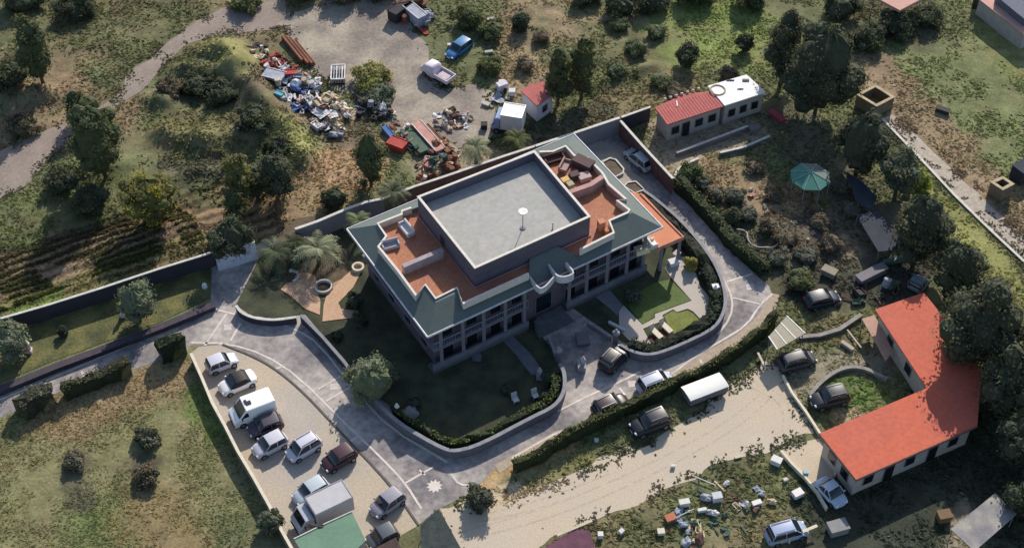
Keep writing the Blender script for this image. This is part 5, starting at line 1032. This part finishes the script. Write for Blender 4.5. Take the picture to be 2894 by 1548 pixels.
for lab, a, b, wd, z, col in (('long pale plank propped beside the blue estate car', (1950,1378), (2052,1335), .28, .8, (.6,.55,.4)), ('pale plank along the edge of the purple sheet roof', (1400,1365), (1488,1328), .25, 1.25, (.5,.45,.34)), ('thin pale pipe in the weeds by the white hive boxes', (1740,1200), (1800,1225), .1, .3, (.4,.4,.36)), ('thin grey pole leaning by the orange crate', (1698,1310), (1745,1288), .1, .4, (.35,.36,.36)), ('light pole end lying at the shelter on the sandy road', (1905,895), (1925,935), .22, .5, (.5,.44,.38)), ('white plank beside the dark red hut of the right yard', (2130,835), (2165,880), .12, .3, (.5,.45,.38))):
    A_, B_ = W1('D', *a), W1('D', *b); c = cen([A_, B_]); zz = hz(*c); tag(MB().prism(ribbon(local([A_, B_], c), wd), 0, .07, bot=True).prism(ribbon(local([lerp(A_, B_, .3), lerp(A_, B_, .34)], c), wd*1.2), -z, 0).build('plank', mat('c_'+str(col), col, var=.15), loc=(c[0], c[1], zz+z)), lab, 'plank')
# ---------------------------------------------------------------- the scrap heaps
def pile_mesh(): pass
SM = {}
def sm(k, col, **a): SM[k] = mat('scrap_'+k, col, var=.3, scale=1.5, **a)
sm('white', (.62,.60,.60)); sm('grey', (.30,.32,.38)); sm('blue', (.07,.14,.32)); sm('red', (.36,.06,.05)); sm('rust', (.20,.085,.05)); sm('tan', (.52,.42,.29)); sm('dark', (.035,.03,.035)); sm('green', (.07,.11,.08)); sm('brown', (.13,.07,.05)); sm('cyan', (.12,.35,.42)); sm('pink', (.45,.24,.20))
protos = {}
def proto(kind, key):
    if (kind, key) in protos: return protos[(kind, key)]
    R = random.Random(len(protos)+3); mb = MB()
    if kind == 'scrap_sheet':
        n = 5; vs = [((i/4-.5)*1.5+R.uniform(-.06,.06), (j/4-.5)*1.0+R.uniform(-.06,.06), .12+.14*math.sin(i*1.7+j)+R.uniform(-.05,.05)) for i in range(5) for j in range(5)]
        f = [(i*5+j, (i+1)*5+j, (i+1)*5+j+1, i*5+j+1) for i in range(4) for j in range(4)]; mb.add(vs, f); mb.add([(a, b, c-.05) for a, b, c in vs], [q[::-1] for q in f])
    elif kind == 'plank':
        mb.box((0,0,.08), (2.1,.26,.09)).box((.6,0,.15), (.12,.34,.05)).box((-.6,0,.15), (.12,.34,.05))
    elif kind == 'barrel': mb.lathe([(.27,0),(.3,.04),(.28,.3),(.3,.33),(.28,.36),(.28,.6),(.3,.84),(.26,.86)], n=12)
    elif kind == 'tyre': mb.lathe([(.2,0),(.36,.02),(.4,.12),(.36,.22),(.2,.24),(.18,.12),(.2,0)], n=14, cap=False)
    elif kind == 'crate':
        mb.box((0,0,.05), (.9,.65,.1)).box((.42,0,.3), (.06,.65,.5)).box((-.42,0,.3), (.06,.65,.5)).box((0,.3,.3), (.78,.05,.5)).box((0,-.3,.3), (.78,.05,.5)).box((0,0,.3), (.7,.5,.25), .3)
    elif kind == 'sack': mb.blob((0,0,.25), (.6,.42,.32), R.random()*99, 7, .3)
    else: mb.box((0,0,.2), (1.5,.1,.1)).box((0,.5,.2), (1.5,.1,.1)).box((.7,.25,.2), (.1,.6,.1)).box((-.7,.25,.2), (.1,.6,.1)).tube([(-.6,0,.3),(.5,.5,.7)], .06, 6)
    o = mb.build(kind, SM[key]); sc.collection.objects.unlink(o); protos[(kind, key)] = o; return o
KN = {'scrap_sheet': 'crumpled sheet', 'plank': 'plank', 'barrel': 'drum', 'tyre': 'tyre', 'crate': 'open crate', 'sack': 'bulging sack', 'scrap_rack': 'bent rack'}
CAT = {'scrap_sheet': 'metal sheet', 'plank': 'plank', 'barrel': 'drum', 'tyre': 'tyre', 'crate': 'crate', 'sack': 'sack', 'scrap_rack': 'scrap rack'}
def heap(where, poly, n, pal, kinds, s=(.7,1.4), mound=.9, fr='D', rzb=None):
    P_ = WP(fr, *poly); c = cen(P_); mx = [min(p[0] for p in P_), max(p[0] for p in P_), min(p[1] for p in P_), max(p[1] for p in P_)]; k = 0
    while k < n:
        x, y = random.uniform(mx[0], mx[1]), random.uniform(mx[2], mx[3])
        if not inpoly([x], [y], P_)[0]: continue
        k += 1; key = random.choice(pal); kd = random.choice(kinds); key = 'dark' if kd == 'tyre' else key
        d = float(dpoly([x], [y], P_, True)[0]); o = proto(kd, key).copy(); sc.collection.objects.link(o)
        q = random.uniform(*s); o.scale = (q*random.uniform(.8,1.3), q*random.uniform(.8,1.3), q)
        o.location = (x, y, max(hz(x, y), -.02)+min(d, 1.6)*mound*.5*random.random()); o.rotation_euler = (random.uniform(-.3,.3), random.uniform(-.3,.3), random.uniform(0,6.28) if rzb is None else rzb+random.uniform(-.3,.3))
        pc = sum(p[0] for p in poly)/len(poly)*1.12345, sum(p[1] for p in poly)/len(poly)*1.12345
        zx = ZN.setdefault(where, []); zx.append((o, key if key != 'dark' else 'black', kd, x, y, c))
    gr = {}
    for o, ky, kd, x, y, c in ZN[where]: gr.setdefault((ky, kd, 'upper half' if y > c[1] else 'lower half'), []).append((x, o))
    for (ky, kd, half), L in gr.items():
        L.sort(key=lambda q: q[0]); n_ = len(L)
        for i, (x, o) in enumerate(L):
            od = '' if n_ == 1 else (', leftmost' if i == 0 else (', rightmost' if i == n_-1 else ', %s from left' % ORD[i]))
            tag(o, '%s %s%s, %s, %s' % (ky, KN[kd], od, half, where), CAT[kd], 'scrap '+where)
ZN = {}; ORD = ['first','second','third','fourth','fifth','sixth','seventh','eighth','ninth','tenth','eleventh','twelfth']+['next']*40
ALL = ['scrap_sheet', 'plank', 'crate', 'sack', 'scrap_rack', 'tyre', 'barrel']
heap('small heap above the bank', [(625,120),(660,115),(690,140),(670,165),(640,150)], 12, ['white','tan','brown','dark'], ALL, (.5,.9))
heap('red heap above grey panel', [(662,150),(705,140),(735,165),(730,190),(670,190)], 24, ['red','red','red','white','rust'], ALL, (.6,1.1))
heap('long heap by the bank', [(668,195),(740,180),(790,200),(830,235),(800,285),(740,290),(715,260)], 78, ['white','grey','blue','white','dark','white','pink','grey','tan'], ALL, (.55,1.15), 1.1)
heap('tan heap below the bank', [(765,262),(840,240),(885,275),(890,300),(850,330),(800,330),(760,300)], 52, ['tan','tan','tan','white','brown'], ['plank','scrap_sheet','plank','crate','sack'], (.7,1.3), 1.1, rzb=-.8)
heap('black heap under tan boards', [(800,325),(860,320),(860,350),(815,352)], 12, ['dark','grey','dark'], ALL, (.5,.9))
heap('dark heap under creeping bush', [(895,250),(980,260),(990,295),(930,305),(890,290)], 26, ['dark','grey','white','green','brown'], ALL, (.6,1.2))
heap('pale rubble in the yard', [(1085,290),(1140,275),(1185,290),(1190,325),(1140,335),(1095,320)], 40, ['white','tan','grey','pink','brown'], ALL, (.4,.8), .5)
heap('mixed heap behind villa wall', [(990,320),(1050,310),(1110,330),(1160,400),(1150,435),(1060,455),(1040,400)], 66, ['tan','white','brown','green','pink','rust','tan','dark'], ALL, (.55,1.1), .8)
heap('wrecks at top border', [(1000,20),(1060,5),(1090,60),(1070,90),(1020,60)], 34, ['dark','grey','white','rust','grey','red'], ALL, (.7,1.3), 1.2)
heap('weeds by the hive boxes', [(1650,1290),(1900,1180),(1960,1240),(1930,1330),(1700,1378)], 44, ['tan','green','green','brown','white','grey'], ['plank','sack','scrap_sheet','scrap_rack'], (.4,.85), .1)
heap('yard above striped shelter', [(2050,740),(2180,720),(2280,700),(2200,780),(2100,800)], 22, ['dark','grey','brown','green'], ALL, (.6,1.2), .2)
heap('brown allotment', [(1850,450),(2000,560),(2120,640),(1960,640)], 18, ['tan','brown','pink'], ['plank','scrap_sheet','sack'], (.3,.6), .1)
heap('yard beside the red hut', [(1250,210),(1300,245),(1240,260)], 8, ['white','grey','dark'], ALL, (.5,.9), .1)
def big(name, label, cat, p, d, key, rz, tilt=(0,0), z=.3):
    x, y = W1('D', *p); t = thing(name, label, cat, (x, y, max(hz(x, y), 0)+z), rz); a, b, c = d
    MB().box((0,0,0), d, 0, tilt).build('body', SM[key], t, bevel=.03); mb = MB()
    for s in (-1, 1): mb.box((0, s*(b/2-.05), c/2+.03), (a*.98,.08,.07), 0, None)
    mb.build('edge_rail', SM['white' if key in ('grey','white','pink') else key], t); return t
big('metal_panel', 'large pale grey panel on the long heap', 'panel', (692,205), (2.6,1.7,.25), 'grey', -.35, z=.7); big('red_box', 'bright red box beside the grey panel', 'box', (733,200), (1.4,.9,.7), 'red', .1, z=.7)
for k, (p, L) in enumerate((((738,128), 5.4), ((752,134), 5.6), ((764,138), 5.0))): big('steel_beam', ('rust brown beam on the dirt yard, %s of three side by side' % ('left one', 'middle one', 'right one')[k]), 'beam', p, (L,.5,.5), 'rust', -1.02, z=.3)
x, y = W1('D', 852, 196); t = thing('slatted_rack', 'white slatted rack standing at the yard edge above the weedy mound', 'rack', (x, y, 0), .05)
for q, d in (((-.8,0,.9),(.14,2.6,.14)),((.8,0,.9),(.14,2.6,.14)),((0,1.3,.9),(1.7,.14,.14)),((0,-1.3,.9),(1.7,.14,.14))): MB().box(q, d).build('rail', SM['white'], t)
for k in range(4): MB().box((-.48+.32*k,0,.86), (.12,2.5,.06)).build('slat', SM['white' if k % 2 else 'grey'], t)
for q in ((-.8,1.25),(.8,1.25),(-.8,-1.25),(.8,-1.25)): MB().box((q[0],q[1],.42), (.1,.1,.84)).build('leg', SM['grey'], t)
MB().box((0,0,.12), (1.6,2.4,.2)).build('base', SM['dark'], t)
big('flatbed', 'long rust pink container bed behind the villa wall', 'container', (1078,355), (5.6,1.3,.9), 'pink', -1.0, z=.4); big('flatbed', 'dark red bed beside the rust pink container', 'container', (1100,358), (5.4,.8,.7), 'rust', -1.0, z=.35)
big('tarpaulin', 'dark green tarpaulin heap left of the rust pink container', 'tarpaulin', (1046,362), (4.4,1.5,.7), 'green', -1.0, z=.3); big('skip', 'red and white skip at the left end of the mixed heap', 'skip', (1000,372), (2.2,1.5,.8), 'red', -.5, z=.4); big('panel', 'blue metal panel between tree and red skip', 'panel', (978,340), (2.2,.7,.5), 'blue', -1.0, z=.3)
big('panel', 'light blue sheet on the lower side of the long heap', 'panel', (706,262), (1.1,.7,.3), 'cyan', -.5, z=.5)
for k, (p, key, rz) in enumerate((((1010,40),'dark',.9), ((1045,50),'grey',-.9), ((1030,20),'brown',.2))): big('machine_wreck', ('wrecked machine at the top border, %s' % ('black one on the left', 'grey one on the right', 'brown one behind')[k]), 'wreck', p, (3.4,1.5,1.4), key, rz, z=.8)
x, y = W1('D', 1042, 8); tag(MB().box((0,0,1.6), (1.1,1,1.2)).box((0,0,.7), (.8,.7,1.2)).build('machine_cab', SM['red'], loc=(x, y, 0)), 'small orange red cab at the top border above the wrecks', 'cab')
T('weed_mound', 'yellow green weedy mound in the middle of the yard', (935,205), 1.6, 2.6, (.13,.13,.05), form='bush', cat='weeds'); T('ring_bush', 'grey green creeping bush above the dark heap', (945,248), 1.3, 2.0, (.07,.085,.055), form='bush', cat='bush')

# weeds creeping over the edges of the bare ground
def verge(name, polys, n, spread, size, label):
    xs_, ys_ = [], []
    for P_ in polys:
        e = resample(P_+[P_[0]], .25); k = rng.integers(0, len(e), n); q = np.array(e)[k]; q = q+rng.normal(0, spread, q.shape); xs_.append(q[:, 0]); ys_.append(q[:, 1])
    x, y = np.concatenate(xs_), np.concatenate(ys_); ok = (fbm(x+11, y-7, 1.6, 3) > .5) & ~inpoly(x, y, LANE) & ~inpoly(x, y, LOT); x, y = x[ok], y[ok]; k = len(x)
    z = np.maximum(height(x, y), .012); C = colour(x, y)*rng.uniform(.5, 1.3, (k, 1)); V = []; CC = []
    for j in range(2):
        a = rng.uniform(0, 6.28, k); s = rng.uniform(.4, 1.2, k)*size; hh = s*rng.uniform(.1, .45, k); dx, dy = np.cos(a)*s*.5, np.sin(a)*s*.5; lx, ly = rng.normal(0, .4, k)*s, rng.normal(0, .4, k)*s
        V.append(np.stack([np.c_[x-dx, y-dy, z], np.c_[x+dx, y+dy, z], np.c_[x+dx*.7+lx, y+dy*.7+ly, z+hh], np.c_[x-dx*.6+lx, y-dy*.6+ly, z+hh*.8]], 1)); CC.append(np.repeat(C[:, None], 4, 1))
    V = np.concatenate(V).reshape(-1, 3); CC = np.concatenate(CC).reshape(-1, 3)
    tag(fastmesh(name, V, np.arange(len(V)).reshape(-1, 4), LEAF, CC, False), label, 'weeds', kind='stuff')
verge('verge_weeds', [DROAD, YARD, TRK, TRKR], 5200, .55, .26, 'thin weeds creeping over the edges of the dirt road, the yard and the tracks')

p0, p1_ = W1('D', 20, 790), W1('D', 520, 612); tx, ty = p1_[0]-p0[0], p1_[1]-p0[1]; L_ = math.hypot(tx, ty); tx /= L_; ty /= L_
V = []; C = []; k = 16000; u = rng.uniform(-4, L_, k); row = rng.integers(0, 8, k); v = .9+row*.95+rng.normal(0, .12, k)+.25*np.sin(u*.22+row)
x = p0[0]+u*tx-v*ty; y = p0[1]+u*ty+v*tx; keep = fbm(x, y, 4, 2) > .36; x, y, row, u = x[keep], y[keep], row[keep], u[keep]; k = len(x); z = height(x, y)
g1 = np.where((rng.random((k, 1)) < np.clip(.9-row[:, None]*.1-u[:, None]*.012, .1, 1)), g((.13,.165,.05)), g((.17,.125,.08)))*rng.uniform(.6, 1.3, (k, 1))
for j in range(2):
    a = rng.uniform(0, 6.28, k); s = rng.uniform(.15, .42, k); hh = s*rng.uniform(.2, .7, k); dx, dy = np.cos(a)*s*.5, np.sin(a)*s*.5
    V.append(np.stack([np.c_[x-dx, y-dy, z], np.c_[x+dx, y+dy, z], np.c_[x+dx*.7, y+dy*.7, z+hh], np.c_[x-dx*.6, y-dy*.6, z+hh*.8]], 1)); C.append(np.repeat(g1[:, None], 4, 1))
V = np.concatenate(V).reshape(-1, 3); C = np.concatenate(C).reshape(-1, 3)
tag(fastmesh('crop_rows', V, np.arange(len(V)).reshape(-1, 4), LEAF, C, False), 'parallel rows of low green and brown growth beside the long dark wall', 'crop rows', kind='stuff')
